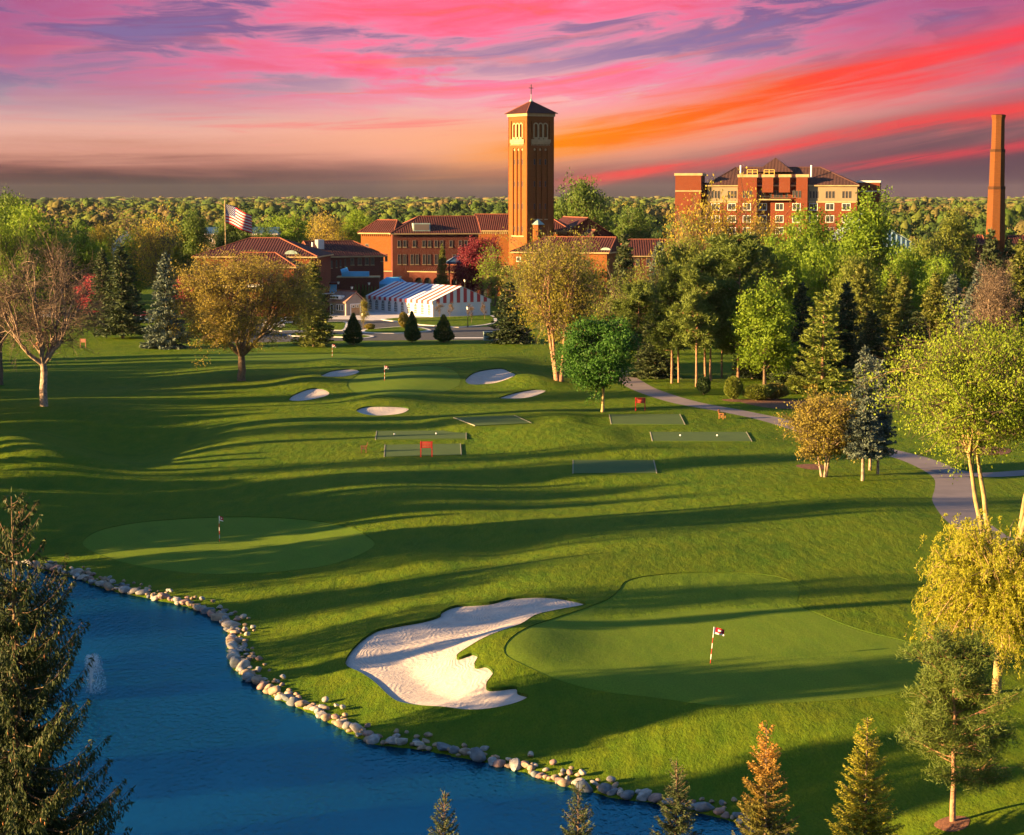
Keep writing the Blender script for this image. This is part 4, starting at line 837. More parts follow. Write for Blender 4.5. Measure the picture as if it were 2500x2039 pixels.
far_wood()
# ------------------------------------------------------------------ buildings
R_ = math.radians
class Bld:
    def __init__(s, name, u, dn, ang, label, cat='building', group=None, v=None):
        D = dn*DN; k = (u-U0)/F/math.cos(PITCH)
        r = ray(u, 560); s.O = np.array((r[0]/r[1]*D, D)); s.a = R_(ang)
        s.e = empty(name, (s.O[0], s.O[1], 0), s.a, label, cat, group)
    def px(s, u, v, y=0.0):
        """photo pixel -> (x, z) on the local plane at depth y"""
        c, sn = math.cos(s.a), math.sin(s.a); O = s.O+y*np.array((-sn, c)); r = ray(u, v); k = r[0]/r[1]
        t = (k*O[1]-O[0])/(c-k*sn); Y = O[1]+t*sn; return t, at_d(u, v, Y)[2]
    def x(s, u, v=560, y=0.0): return s.px(u, v, y)[0]
WC = {}
def win_mesh(w, h, style):
    k = (round(w, 2), round(h, 2), style)
    if k in WC: return WC[k]
    fm = {'brown': M['frame'], 'white': M['white'], 'stone': M['stone'], 'slit': M['frame']}[style.split('_')[0]]; t = max(.05, min(.12, w*.1)); a = MB(); b = MB()
    hw = w/2
    if style.endswith('arch'):
        n = 8; out = [(-hw, 0), (hw, 0)]+[(hw*math.cos(i*math.pi/n), h-hw+hw*math.sin(i*math.pi/n)) for i in range(n+1)]
        b.poly([(x, -.015, z) for x, z in out])
        for i in range(len(out)):
            p, q = out[i], out[(i+1) % len(out)]; f = 1-t/hw
            a.poly([(p[0], -.06, p[1]), (q[0], -.06, q[1]), (q[0]*f, -.06, h/2+(q[1]-h/2)*(1-2*t/h)), (p[0]*f, -.06, h/2+(p[1]-h/2)*(1-2*t/h))])
        for z in np.arange(.5, h-hw*.6, .55): a.box(-hw*.95, hw*.95, -.05, -.02, z-.03, z+.03)
        for x in (-hw/3, hw/3): a.box(x-.03, x+.03, -.052, -.022, t, h-hw*.4)
    else:
        a.box(-hw, -hw+t, -.07, 0, 0, h).box(hw-t, hw, -.07, 0, 0, h).box(-hw+t, hw-t, -.066, 0, 0, t).box(-hw+t, hw-t, -.066, 0, h-t, h)
        if style == 'brown_sash' or w > 1.6:
            a.box(-.03, .03, -.05, -.02, t, h-t)
        if style != 'slit': a.box(-hw-.1, hw+.1, -.14, 0, -.14, -.003, 1)
        b.box(-hw+t, hw-t, -.03, 0, t, h-t)
    WC[k] = (a.mesh('window', [fm, M['stone']]), b.mesh('pane', M['glass'])); return WC[k]
def window(e, x, z, w, h, style='brown', y=0.0, rot=0.0):
    me, pa = win_mesh(w, h, style); o = link('window', me, e); o.location = (x, y, z); o.rotation_euler = (0, 0, rot); link('pane', pa, o); return o
def wins(B, L, style='brown', y=0.0):
    for u0, v0, u1, v1 in L:
        x0, z1 = B.px(u0, v0, y); x1, z0 = B.px(u1, v1, y); window(B.e, (x0+x1)/2, z0, round(abs(x1-x0), 1), round(z1-z0, 1), style, y-.003)
def zoomed(L, s, ox, oy): return [(ox+a/s, oy+b/s, ox+c/s, oy+d/s) for a, b, c, d in L]
def hip(e, x0, x1, y0, y1, z, rh, ov=.7, l=None, r=None, m='tile', name='roof', trim='stone'):
    """hipped roof with its ridge along x; l and r are the hip run-ins (0 = gable end)"""
    X0, X1, Y0, Y1 = x0-ov, x1+ov, y0-ov, y1+ov; ym = (Y0+Y1)/2; run = (Y1-Y0)/2; l = run if l is None else l; r = run if r is None else r
    b = MB(); a, bb, c, d = (X0, Y0, z), (X1, Y0, z), (X1, Y1, z), (X0, Y1, z); p, q = (X0+l, ym, z+rh), (X1-r, ym, z+rh)
    b.poly([a, bb, q, p]); b.poly([c, d, p, q]); b.poly([d, a, p]); b.poly([bb, c, q]); b.poly([d, c, bb, a])
    o = b.build(name, M[m], e, uv_up=True)
    g = MB(); g.box(X0+.06, X1-.06, Y0+.06, Y1-.06, z-.34, z-.004); g.build('cornice', M[trim], e)
    t = MB(); t.cyl(p, q, .16, n=6)
    for k, w in ((a, p), (d, p), (bb, q), (c, q)): t.cyl(k, w, .15, n=6)
    t.build('ridge_tiles', M[m + '_ridge'] if m + '_ridge' in M else M['ridge'], o)
    return o
M['ridge'] = mat('ridge_tile', (.22,.07,.04), rough=.8)
M['navy'] = M['navy_ridge'] = mat('navy_roof', (.03,.075,.16), rough=.5); M['shingle_ridge'] = mat('shingle_cap', (.08,.035,.028), rough=.8)
def arch_plate(b, w, z0, z1, ops, t, y=0.0, n=10, x0=0.0, mi=0):
    """slab in the x-z plane, front at y, pierced by round-headed openings (centre, half width, sill, springing)"""
    cx = x0
    for c, hw, zb, zs in sorted(ops):
        if c-hw > cx+1e-4: b.box(cx, c-hw, y, y+t, z0, z1, mi)
        if zb > z0: b.box(c-hw, c+hw, y, y+t, z0, zb, mi)
        A = [(c-hw*math.cos(i*math.pi/n), zs+hw*math.sin(i*math.pi/n)) for i in range(n+1)]
        for (xa, za), (xb, zb2) in zip(A, A[1:]):
            b.poly([(xa, y, za), (xb, y, zb2), (xb, y, z1), (xa, y, z1)], mi); b.poly([(xa, y+t, z1), (xb, y+t, z1), (xb, y+t, zb2), (xa, y+t, za)], mi)
            b.poly([(xa, y+t, za), (xb, y+t, zb2), (xb, y, zb2), (xa, y, za)], mi)
        b.poly([(c-hw, y, z1), (c+hw, y, z1), (c+hw, y+t, z1), (c-hw, y+t, z1)], mi)
        cx = c+hw
    if x0+w > cx+1e-4: b.box(cx, x0+w, y, y+t, z0, z1, mi)
    return b
def dentils(e, x0, x1, y, z, step=.55, w=.25, h=.35, m='stone', name='dentils', rot=0, loc=(0, 0, 0)):
    b = MB(); x = x0
    while x < x1-w: b.box(x, x+w, y-.18, y-.002, z, z+h); x += step
    o = b.build(name, M[m], e); o.rotation_euler = (0, 0, rot); o.location = loc; return tag(o, kind='stuff')

# ---- bell tower
T = Bld('bell_tower', 1287, 290, 35, 'tall square brick bell tower with a red pyramid roof and cross', 'tower'); e = T.e; s = 9.3
MB().box(.35, s-.35, .35, s-.35, -.5, 48.5).build('core_wall', M['buff'], e)
MB().box(.36, s-.36, .36, s-.36, 42.0, 47.0)
lc = (2.75, 4.65, 6.55)
for rot, loc in ((0, (0, 0, 0)), (-math.pi/2, (0, s, 0)), (math.pi, (s, s, 0)), (math.pi/2, (s, 0, 0))):
    z0s = 15.1 if rot == -math.pi/2 else 19.8
    f = MB(); arch_plate(f, s, -.5, 40.6, [(c, .55, z0s, 39.2) for c in lc], .34); o = f.build('wall_face', M['buff'], e); o.rotation_euler = (0, 0, rot); o.location = loc
    f = MB(); f.box(.0, 1.35, 0, .34, 40.605, 48.5).box(s-1.35, s, 0, .34, 40.605, 48.5).box(1.355, s-1.355, 0, .34, 47.3, 48.5)
    o2 = f.build('wall_face', M['buff'], e); o2.rotation_euler = (0, 0, rot); o2.location = loc
    st = MB(); arch_plate(st, 6.0, 42.2, 47.25, [(c, .52, 42.25, 45.9) for c in (3.0, 4.65, 6.3)], .42, y=.10, x0=1.65); o3 = st.build('belfry_arcade', M['buff'], e); o3.rotation_euler = (0, 0, rot); o3.location = loc
    for c in (3.0, 4.65, 6.3):
        ring = MB(); n = 12
        for i in range(n):
            a0, a1 = math.pi*i/n, math.pi*(i+1)/n; P = lambda r, a, y: (c-r*math.cos(a), y, 45.9+r*math.sin(a))
            ring.poly([P(.53, a0, -.06), P(.53, a1, -.06), P(.86, a1, -.06), P(.86, a0, -.06)]); ring.poly([P(.86, a0, -.06), P(.86, a1, -.06), P(.86, a1, .12), P(.86, a0, .12)]); ring.poly([P(.53, a1, -.06), P(.53, a0, -.06), P(.53, a0, .12), P(.53, a1, .12)])
        for sg in (-1, 1): ring.box(c+sg*.68-.15, c+sg*.68+.15, -.06, .09, 42.4, 45.895)
        q = ring.build('belfry_arch', M['stone'], e); q.rotation_euler = (0, 0, rot); q.location = loc
        d_ = MB().box(c-.52, c+.52, .50, .53, 42.25, 46.5).build('louvre', M['dark'], e); d_.rotation_euler = (0, 0, rot); d_.location = loc
        for z in np.arange(42.5, 46.2, .6):
            pass
    lg = MB().box(1.3, 8.0, -.35, .3, 41.2, 42.1).box(1.5, 7.8, -.2, .3, 40.75, 41.195).build('balcony_ledge', M['stone'], e); lg.rotation_euler = (0, 0, rot); lg.location = loc
    lb = MB()
    for c in (3.0, 4.65, 6.3): lb.box(c-.6, c+.6, -.28, .25, 42.105, 42.7)
    q = lb.build('balcony_parapet', M['stone'], e); q.rotation_euler = (0, 0, rot); q.location = loc
    dentils(e, 1.4, 7.9, -.0, 40.35, .5, .22, .36, 'stone', 'ledge_dentils', rot, loc)
    dentils(e, 1.7, 7.6, .3, 47.35, .62, .3, .55, 'buff', 'corbels', rot, loc)
    dentils(e, -.1, s+.1, -.05, 48.55, .55, .28, .45, 'stone', 'cornice_dentils', rot, loc)
    for c in lc:
        q = MB().cyl((c, .355, 39.25), (c, .20, 39.25), .33, n=10).build('roundel', M['stone'], e); q.rotation_euler = (0, 0, rot); q.location = loc
        for zb in (35.0, 28.8, 22.5, 16.1):
            if zb < z0s: continue
            me, pa = win_mesh(.5, 1.6, 'slit'); o = link('window', me, e); link('pane', pa, o)
            o.rotation_euler = (0, 0, rot); lv = Vector((c, .347, zb)); lv.rotate(Matrix.Rotation(rot, 3, 'Z')); o.location = Vector(loc)+lv
    if rot == -math.pi/2: q = MB().box(1.6, 7.7, -.1, .3, 14.7, 15.08).build('sill_course', M['stone'], e); q.rotation_euler = (0, 0, rot); q.location = loc
    if rot == 0:
        for c in lc: MB().box(c-.6, c+.6, -.06, .3, 19.5, 19.78).build('sill', M['stone'], e)
MB().box(-.25, s+.25, -.25, s+.25, 48.52, 49.35).build('cornice', M['stone'], e)
rf = MB(); ov = .75; A_ = [(-ov, -ov, 49.36), (s+ov, -ov, 49.36), (s+ov, s+ov, 49.36), (-ov, s+ov, 49.36)]; ap = (s/2, s/2, 53.0)
for i in range(4): rf.poly([A_[i], A_[(i+1) % 4], ap])
rf.poly(A_[::-1]); ro = rf.build('roof', M['tile'], e, uv_up=True)
hr = MB(); [hr.cyl(a, ap, .14, n=6) for a in A_]; hr.build('ridge_tiles', M['ridge'], ro)
MB().cyl((s/2, s/2, 52.8), (s/2, s/2, 53.6), .55, .12).cyl((s/2, s/2, 53.6), (s/2, s/2, 55.0), .10, .07).build('finial', M['copper'], ro)
c_ = MB(); c_.box(s/2-.09, s/2+.09, s/2-.09, s/2+.09, 54.9, 57.6).box(s/2-.75, s/2+.75, s/2-.08, s/2+.08, 56.5, 56.68); q = c_.build('cross', M['iron'], ro)
# stair turret on the shaded face
tu = MB(); tu.prism([(2.3, -2.1), (4.2, -2.1), (4.9, -1.2), (4.9, -.004), (1.6, -.004), (1.6, -1.2)], -.5, 18.2); tq = tu.build('stair_turret', M['buff'], e)
tp = MB(); O6 = [(2.1, -2.4), (4.4, -2.4), (5.2, -1.3), (5.2, -.01), (1.3, -.01), (1.3, -1.3)]
for i in range(6): tp.poly([(*O6[i], 18.2), (*O6[(i+1) % 6], 18.2), (3.25, -.6, 19.9)])
tp.build('turret_roof', M['copper'], tq); window(tq, 3.25, 15.6, .5, 1.8, 'slit', -2.103)

# ---- main hall and nave
B = Bld('main_hall', 958, 275, 9, 'long red brick hall with hipped clay-tile roof left of the tower'); e = B.e; w = B.x(1168); hw = 16.4
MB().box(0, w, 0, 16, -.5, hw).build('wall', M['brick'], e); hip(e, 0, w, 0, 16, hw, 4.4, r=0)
wins(B, zoomed([(x-17, 370, x+17, 440) for x in (828, 886, 985, 1084, 1143, 1212, 1270, 1367, 1464, 1522)], 4.258, 780, 500))
wins(B, zoomed([(x-18, 515, x+18, 620) for x in (830, 885, 962, 1013, 1088, 1141, 1215, 1270, 1400, 1460)], 4.258, 780, 500), 'brown_sash')
dentils(e, .2, w-.2, -.0, hw-.95, .6, .3, .5, 'brick', 'corbels')
dx, dz = B.px(1030, 556); dm = MB(); dm.box(dx-2.3, dx+2.3, .2, 3.4, hw+.5, hw+2.6); o = dm.build('dormer', M['copper'], e); MB().box(dx-2.0, dx+2.0, .14, .197, hw+.75, hw+2.35).build('louvre', M['frame'], o)
B2 = Bld('hall_end_block', 881, 279, -24, 'sunlit end block of the long brick hall with overhanging tile roof'); e = B2.e; w2 = B2.x(958)
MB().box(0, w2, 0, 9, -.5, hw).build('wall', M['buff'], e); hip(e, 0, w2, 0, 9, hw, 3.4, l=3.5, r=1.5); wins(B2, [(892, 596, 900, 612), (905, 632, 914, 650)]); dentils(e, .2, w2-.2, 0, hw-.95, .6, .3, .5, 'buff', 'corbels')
B3 = Bld('nave', 1158, 299, -6, 'sunlit buff brick nave with tile roof running behind the tower'); e = B3.e; w3 = B3.x(1390)
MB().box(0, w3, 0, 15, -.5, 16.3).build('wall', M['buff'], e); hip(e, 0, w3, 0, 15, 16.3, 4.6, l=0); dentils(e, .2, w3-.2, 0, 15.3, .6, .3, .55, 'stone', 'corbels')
for u in (1158+12, 1170+10, 1190+8): window(e, B3.x(u), 8.2, 1.2, 3.2, 'stone_arch', -.003)
# ---- chapel gables right of the tower
def gable(e, x0, x1, y0, y1, z, rh, wallm, m='tile', ov=.6):
    xm = (x0+x1)/2; g = MB(); n = [(x0, y0, z), (x1, y0, z), (xm, y0, z+rh)]; g.box(x0, x1, y0, y1, -.5, z); 
    g.poly(n); g.poly([(x1, y1, z), (x0, y1, z), (xm, y1, z+rh)]); g.build('wall', M[wallm], e)
    b = MB(); k = rh/((x1-x0)/2); t = .3
    for sg in (-1, 1):
        xe = xm+sg*((x1-x0)/2+ov); ze = z-ov*k; Y0, Y1 = y0-ov, y1+ov
        top = [(xm, Y0, z+rh+t), (xe, Y0, ze+t), (xe, Y1, ze+t), (xm, Y1, z+rh+t)]; bot = [(p[0], p[1], p[2]-t) for p in top]
        b.poly(top); b.poly(bot[::-1])
        for i in range(4): b.poly([top[i], top[(i+1) % 4], bot[(i+1) % 4], bot[i]])
    o = b.build('roof', M[m], e, uv_up=True); MB().cyl((xm, y0-ov, z+rh+t), (xm, y1+ov, z+rh+t), .17, n=6).build('ridge_tiles', M['ridge'], o)
    return o
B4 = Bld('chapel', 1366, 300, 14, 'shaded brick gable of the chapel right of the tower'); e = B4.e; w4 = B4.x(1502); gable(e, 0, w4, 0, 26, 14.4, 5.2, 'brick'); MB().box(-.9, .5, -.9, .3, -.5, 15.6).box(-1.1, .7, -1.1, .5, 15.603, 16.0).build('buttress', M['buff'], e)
B5 = Bld('chapel_porch', 1424, 291, 14, 'small brick gable in front of the chapel gable'); gable(B5.e, 0, B5.x(1482), 0, 7, 13.4, 3.0, 'brick')
# ---- sunlit guest wing and the long tiled roof
B6 = Bld('guest_wing', 1253, 245, -16, 'sunlit buff brick wing with hipped tile roof behind the many-stemmed tree'); e = B6.e; w6 = B6.x(1482)
MB().box(0, w6, 0, 13, -.5, 13.2).build('wall', M['buff'], e); hip(e, 0, w6, 0, 13, 13.2, 3.4, r=0)
wins(B6, zoomed([(75, 735, 145, 815)], 6.868, 1250, 520), 'white'); wins(B6, zoomed([(a, 790, a+45, 900) for a in (440, 630, 840, 1050, 1250)]+[(a, 1040, a+45, 1150) for a in (440, 630, 840, 1050, 1250)], 6.868, 1250, 520), 'brown_sash')
o = MB().cyl((B6.x(1478), .4, 14.3), (B6.x(1478), 3.2, 14.6), 1.5, .8, 14).build('eyebrow_dormer', M['copper'], e); o.scale = (.9, 1, .5); o.location.z = 14.3*.5-.75; o.location.x = B6.x(1478)*.1
B7 = Bld('long_wing', 1484, 262, 0, 'long low wing with ribbed clay-tile roof above the grove'); e = B7.e; w7 = B7.x(1905); MB().box(0, w7, 0, 12, -.5, 11.2).build('wall', M['brick'], e); hip(e, 0, w7, 0, 12, 11.2, 4.0)
wins(B7, [(u, 632, u+9, 650) for u in range(1500, 1890, 26)])
# ---- west wing
C = Bld('west_wing', 480, 232, -5, 'low brick wing with large hipped tile roof behind the oak'); e = C.e; wc = C.x(768); MB().box(0, wc, 0, 20, -.5, 12.9).build('wall', M['hbrick'], e); hip(e, 0, wc, 0, 20, 12.9, 3.9)
for u in (500, 530, 700, 728, 752): window(e, C.x(u), 8.6, 1.5, 2.6, 'brown_arch', -.003)
o = MB().cyl((C.x(709), .6, 13.9), (C.x(709), 3.5, 14.2), 1.5, .8, 14).build('eyebrow_dormer', M['copper'], e); o.scale.z = .6; o.location.z = 13.9*.4-.55
C2 = Bld('west_link', 766, 252, 24, 'brick link with tiled roof between the west wing and the main hall'); e = C2.e; wl = C2.x(936); MB().box(0, wl, 0, 12, -.5, 11.6).build('wall', M['brick'], e); hip(e, 0, wl, 0, 12, 11.6, 3.6, l=0)
wins(C2, zoomed([(20, 595, 34, 670), (108, 580, 120, 658), (122, 580, 134, 658), (170, 575, 184, 652), (213, 572, 226, 645), (262, 565, 275, 640), (322, 558, 360, 625), (398, 553, 438, 625), (472, 550, 512, 625), (532, 550, 570, 625), (636, 515, 662, 588), (680, 513, 706, 585)], 4.258, 780, 500))
MB().box(C2.x(784), C2.x(799), 2.5, 5.0, 12.6, 15.6).build('roof_unit', M['metal'], e); MB().cyl((C2.x(770), 2.5, 12.2), (C2.x(770), 2.5, 15.0), .22).build('vent_pipe', M['white'], e)
C3 = Bld('west_porch', 562, 226, -4, 'lower hipped block in front of the west wing behind the oak'); e = C3.e; w_ = C3.x(716); MB().box(0, w_, 0, 10, -.5, 11.0).build('wall', M['hbrick'], e); hip(e, 0, w_, 0, 10, 11.0, 2.9, l=2.0)
wins(C3, [(u, 668, u+14, 690) for u in (580, 604, 628, 652, 676)]); MB().box(-4, w_*.55, -2.5, -.004, 6.6, 7.1).build('canopy', M['white'], e)
# ---- arcade, service yard, white marquee coloured with its blue shade
A1 = Bld('arcade', 925, 277, -21, 'long brick arcade with round arches behind the striped tent'); e = A1.e; wa = A1.x(1240)
cs = [A1.x(780+q/4.258) for q in (938, 1030, 1122, 1217, 1310, 1405, 1505, 1603, 1705, 1815)]
b = MB(); arch_plate(b, wa, -.5, 6.0, [(c, 1.0, 0, 3.6) for c in cs], .7); b.build('arch_wall', M['brick'], e)
for c in cs:
    o = MB().box(c-1.0, c+1.0, .705, .75, 0, 4.65).build('window', M['glass'], e); MB().box(c-.95, c+.95, .60, .70, 2.25, 2.4).build('transom', M['frame'], o)
MB().box(-.3, wa+.3, -.3, 1.0, 6.003, 6.25).build('coping', M['stone'], e); MB().box(0, wa, .76, 6.5, -.5, 5.9).build('rear_wall', M['brick'], e); hip(e, 0, wa, 1.3, 7.2, 6.2, 1.7, .3, l=1, r=1)
for u in (1220, 1237): MB().box(A1.x(u)-.5, A1.x(u)+.5, -.5, -.004, -.5, 6.3).build('buttress', M['buff'], e)
Y1 = Bld('service_building', 822, 244, 2, 'low windowless brick service building behind the slim cedars'); e = Y1.e; wy = Y1.x(924); MB().box(0, wy, 0, 6, -.5, 7.0).build('wall', M['brick'], e); MB().box(-.15, wy+.15, -.15, 6.15, 7.003, 7.25).build('coping', M['stone'], e)
MB().box(.8, 4.6, -.06, -.004, 0, 2.4).build('garage_door', M['stone'], e)
dk = MB(); dk.xprism([(1.5, 7.26), (3.4, 7.26), (3.4, 8.4), (1.5, 8.4)], 1.0, 7.5); q = dk.build('roof_duct', M['blue_and_shade'], e); MB().cyl((1.0, 2.4, 7.9), (2.6, 2.4, 8.4), 1.1, n=12).build('duct_bend', M['blue_and_shade'], q)
Y2 = Bld('loading_bay', 775, 240, 4, 'pale blue loading bay beside the service building'); e = Y2.e; wy = Y2.x(820); MB().box(0, wy, 0, 5, -.5, 5.8).build('wall', M['blue_and_shade'], e); MB().box(1.6, 2.9, -.05, -.004, 0, 3.0).build('door', M['dark'], e); MB().box(-.2, wy+.2, -.5, 5.1, 5.803, 6.2).build('roof', M['brick'], e)
Y3 = Bld('yard_wall', 786, 233, 10, 'low brick yard wall with pale coping behind the shed', 'wall'); wy = Y3.x(846); MB().box(0, wy, 0, .5, -.5, 4.2).build('wall', M['brick'], Y3.e); MB().box(-.1, wy+.1, -.1, .6, 4.203, 4.45).build('coping', M['kerb'], Y3.e)
K = Bld('shade_blue_marquee', 921, 246, 3, 'small plain white marquee, its blue shade painted on, behind the striped tent', 'tent'); e = K.e; wk = K.x(994); MB().box(.1, wk-.1, .1, 6, 0, 5.3).build('side_wall', M['blue_and_shade'], e)
b = MB(); X0, X1, Y0_, Y1_ = -.1, wk+.1, -.1, 6.2; P4 = [(X0, Y0_, 5.3), (X1, Y0_, 5.3), (X1, Y1_, 5.3), (X0, Y1_, 5.3)]; p, q = (wk*.3, 3, 6.9), (wk*.7, 3, 6.9)
b.poly([P4[0], P4[1], q, p]); b.poly([P4[2], P4[3], p, q]); b.poly([P4[3], P4[0], p]); b.poly([P4[1], P4[2], q]); b.build('canopy', M['blue_and_shade'], e); MB().box(X0, X1, Y0_-.03, Y0_+.03, 4.95, 5.3).build('valance', M['blue_and_shade'], e)
CP = Bld('courtyard_canopy', 1094, 263, 4, 'dark blue hipped canopy in the courtyard before the main hall', 'canopy'); e = CP.e; wk = CP.x(1146)
for x in (.3, wk-.3):
    for y in (.3, 3.6): MB().box(x-.12, x+.12, y-.12, y+.12, 0, 9.2).build('post', M['iron'], e)
hip(e, 0, wk, 0, 4, 9.4, 1.5, .4, m='navy', trim='navy'); 

# ---- hotel
Hh = Bld('hotel', 1648, 284, -12, 'five-storey orange brick hotel with cream top storey and brown roofs'); e = Hh.e
def bx(n, u0, u1, y0, y1, z0, z1, m, par=None): return MB().box(Hh.x(u0, 500, y0), Hh.x(u1, 500, y0), y0, y1, z0, z1).build(n, M[m], par or e)
zt = lambda u, v, y=0: Hh.px(u, v, y)[1]
o = bx('stair_tower', 1648, 1711, 0, 9, -.5, zt(1680, 429), 'hbrick'); MB().box(-.3, Hh.x(1711)+.3, -.3, 9.3, zt(1680, 429)+.003, zt(1680, 423)).build('cornice', M['stone'], o); MB().box(-.06, Hh.x(1711)+.06, -.06, 9.06, zt(1680, 468), zt(1680, 465)).build('string_course', M['stone'], o)
bx('wall', 1711, 1727, 4, 12, -.5, zt(1720, 446, 4), 'hbrick')
for u0, u1 in ((1727, 1801), (1971, 2092)):
    zw = zt((u0+u1)/2, 493, 1.5); ze = zt((u0+u1)/2, 452, 1.5); bx('wall', u0, u1, 1.5, 16, -.5, zw, 'hbrick'); bx('upper_wall', u0, u1, 1.5, 16, zw+.003, ze, 'cream'); MB().box(Hh.x(u0, 500, 1.5)-.15, Hh.x(u1, 500, 1.5)+.15, 1.3, 1.497, zw-.25, zw+.2).build('string_course', M['stone'], e)
zc_ = zt(1880, 433); bx('wall', 1801, 1971, 2.0, 16, -.5, zc_-.3, 'hbrick')
for u0, u1 in ((1801, 1847), (1860, 1887), (1901, 1928), (1943, 1971)):
    p = bx('pier', u0, u1, 0, 1.997, zt(1880, 470) if u0 in (1860, 1901) else -.5, zc_, 'hbrick'); MB().box(Hh.x(u0)-.25, Hh.x(u1)+.25, -.3, 2.2, zc_+.003, zt(1880, 426)).build('cornice', M['stone'], p)
o = bx('balcony', 1852, 1930, .2, 1.99, zt(1880, 489), zt(1880, 486), 'stone')
for u in range(1853, 1930, 3): MB().box(Hh.x(u)-.03, Hh.x(u)+.03, .25, .31, zt(1880, 486)+.003, zt(1880, 480)).build('baluster', M['iron'], o)
MB().box(Hh.x(1852), Hh.x(1930), .22, .34, zt(1880, 480)+.003, zt(1880, 479)+.05).build('rail', M['iron'], o)
o = bx('end_block', 2092, 2147, 7, 18, -.5, zt(2120, 446, 7), 'hbrick'); MB().box(Hh.x(2092, 500, 7)-.2, Hh.x(2147, 500, 7)+.25, 6.8, 18.2, zt(2120, 446, 7)+.003, zt(2120, 441, 7)).build('cornice', M['kerb'], o); MB().box(Hh.x(2092, 500, 7)-.01, Hh.x(2147, 500, 7)+.06, 6.93, 6.997, zt(2120, 468, 7), zt(2120, 466, 7)).build('string_course', M['kerb'], o)
ze = zt(1900, 452, 1.5); hip(e, Hh.x(1727, 500, 1.5), Hh.x(2092, 500, 1.5), 1.5, 17, ze, 4.9, .6, l=7.5, r=11, m='shingle', trim='stone')
pk = MB(); xa, xb, xm = Hh.x(1846, 430, 7), Hh.x(1938, 430, 7), Hh.x(1893, 430, 9); zr = ze+3.6; Q4 = [(xa, 4.5, zr), (xb, 4.5, zr), (xb, 14, zr), (xa, 14, zr)]
for i in range(4): pk.poly([Q4[i], Q4[(i+1) % 4], (xm, 9.25, ze+7.6)])
pk.build('centre_roof', M['shingle'], e, uv_up=True)
for u0, u1 in ((1822, 1847), (1863, 1888)):
    rl = MB(); x0, x1 = Hh.x(u0), Hh.x(u1); z0, z1 = zt(1880, 426)+.01, zt(1880, 415)
    for x in (x0, (x0+x1)/2, x1): rl.box(x-.06, x+.06, .4, .52, z0, z1)
    rl.box(x0, x1, .38, .54, z1, z1+.1).box(x0, x1, .38, .54, (z0+z1)/2, (z0+z1)/2+.1); rl.build('roof_rail', M['yellow'], e)
for u in (1803, 1976): MB().cyl((Hh.x(u), 4, ze+2), (Hh.x(u), 4, ze+5.4), .22).build('vent_pipe', M['white'], e)
Z5 = lambda L: zoomed(L, 3.548, 1600, 360)
wins(Hh, Z5([(a, 378, a+18, 440) for a in (485, 513, 540, 627, 655, 683, 1335, 1363, 1391, 1475, 1503, 1532, 1619, 1648, 1677)]), 'slit', 1.5)
wins(Hh, Z5([(a, 376, a+18, 436) for a in (757, 786, 815, 1188, 1215, 1243)]), 'slit', 0)
wins(Hh, Z5([(a, 376, a+20, 436) for a in (900, 930, 985, 1026, 1052, 1080, 1125)]), 'slit', 2.0)
for y0, y1 in ((485, 545), (590, 650), (692, 750)):
    wins(Hh, Z5([(a, y0, a+72, y1) for a in (485, 625, 1333, 1475, 1617)]), 'white_sash', 1.5); wins(Hh, Z5([(a, y0, a+70, y1) for a in (757, 1187)]), 'white_sash', 0); wins(Hh, Z5([(a, y0, a+70, y1) for a in (895, 1040)]), 'white_sash', 2.0)
# ---- chimney
D = 272*DN; t_ = at_d(2438, 281, D); e = empty('brick_chimney', (t_[0], D, 0), R_(12), 'tall tapering octagonal brick chimney at the right', 'chimney')
M['dark_brick'] = brick_mat('dark_collar_brick', (.06,.026,.012), (.045,.02,.01), (.05,.025,.014))  # collar brick, darker than the shaft
M['chimney'] = brick_mat('chimney_brick', (.14,.047,.011), (.105,.036,.009), (.115,.048,.018))
def octa(z0, r0, z1, r1, n='shaft', m='chimney'): return MB().cyl((0, 0, z0), (0, 0, z1), r0, r1, 8).build(n, M[m], e)
zt_ = t_[2]; z2 = at_d(2438, 367, D)[2]; z3 = at_d(2438, 458, D)[2]
octa(-.5, 3.0, z3, 2.32); octa(z3+.004, 2.14, z2, 2.0); octa(z2+.004, 1.82, zt_-1.2, 1.72)
octa(zt_-1.197, 1.74, zt_, 2.05, 'crown'); octa(z3-.5, 2.44, z3+.3, 2.44, 'collar', 'dark_brick'); octa(z2-.45, 2.12, z2+.25, 2.12, 'collar', 'dark_brick'); octa(zt_+.003, 1.45, zt_+.1, 1.7, 'flue', 'dark')
# ---- glass-roofed hall, small roofs, far houses
Gh = Bld('glass_hall', 2016, 262, 0, 'hall with large pale blue panelled gable roof behind the maples'); e = Gh.e; wg = Gh.x(2276); MB().box(.3, wg-.3, .3, 16, -.5, 11.5).build('wall', M['cream'], e)
M['panel'] = mat('blue_roof_panel', (.30,.44,.52), (.24,.37,.46), .5, rough=.35)
xm = Gh.x(2112); zr = Gh.px(2112, 522)[1]; nP = 14
for sg, xe in ((-1, -.5), (1, wg+.5)):
    for k in range(nP):
        y0, y1 = k*1.2, k*1.2+1.15; MB().poly
        b = MB(); tp = [(xm, y0, zr), (xe, y0, 11.4), (xe, y1, 11.4), (xm, y1, zr)]; bt = [(p[0], p[1], p[2]-.15) for p in tp]; b.poly(tp); b.poly(bt[::-1]); [b.poly([tp[i], tp[(i+1) % 4], bt[(i+1) % 4], bt[i]]) for i in range(4)]; b.build('roof_panel', M['panel'], e)
b = MB(); b.poly([(.3, .3, 11.5), (wg-.3, .3, 11.5), (xm, .3, zr-.4)]); b.build('gable_glazing', M['panel'], e)
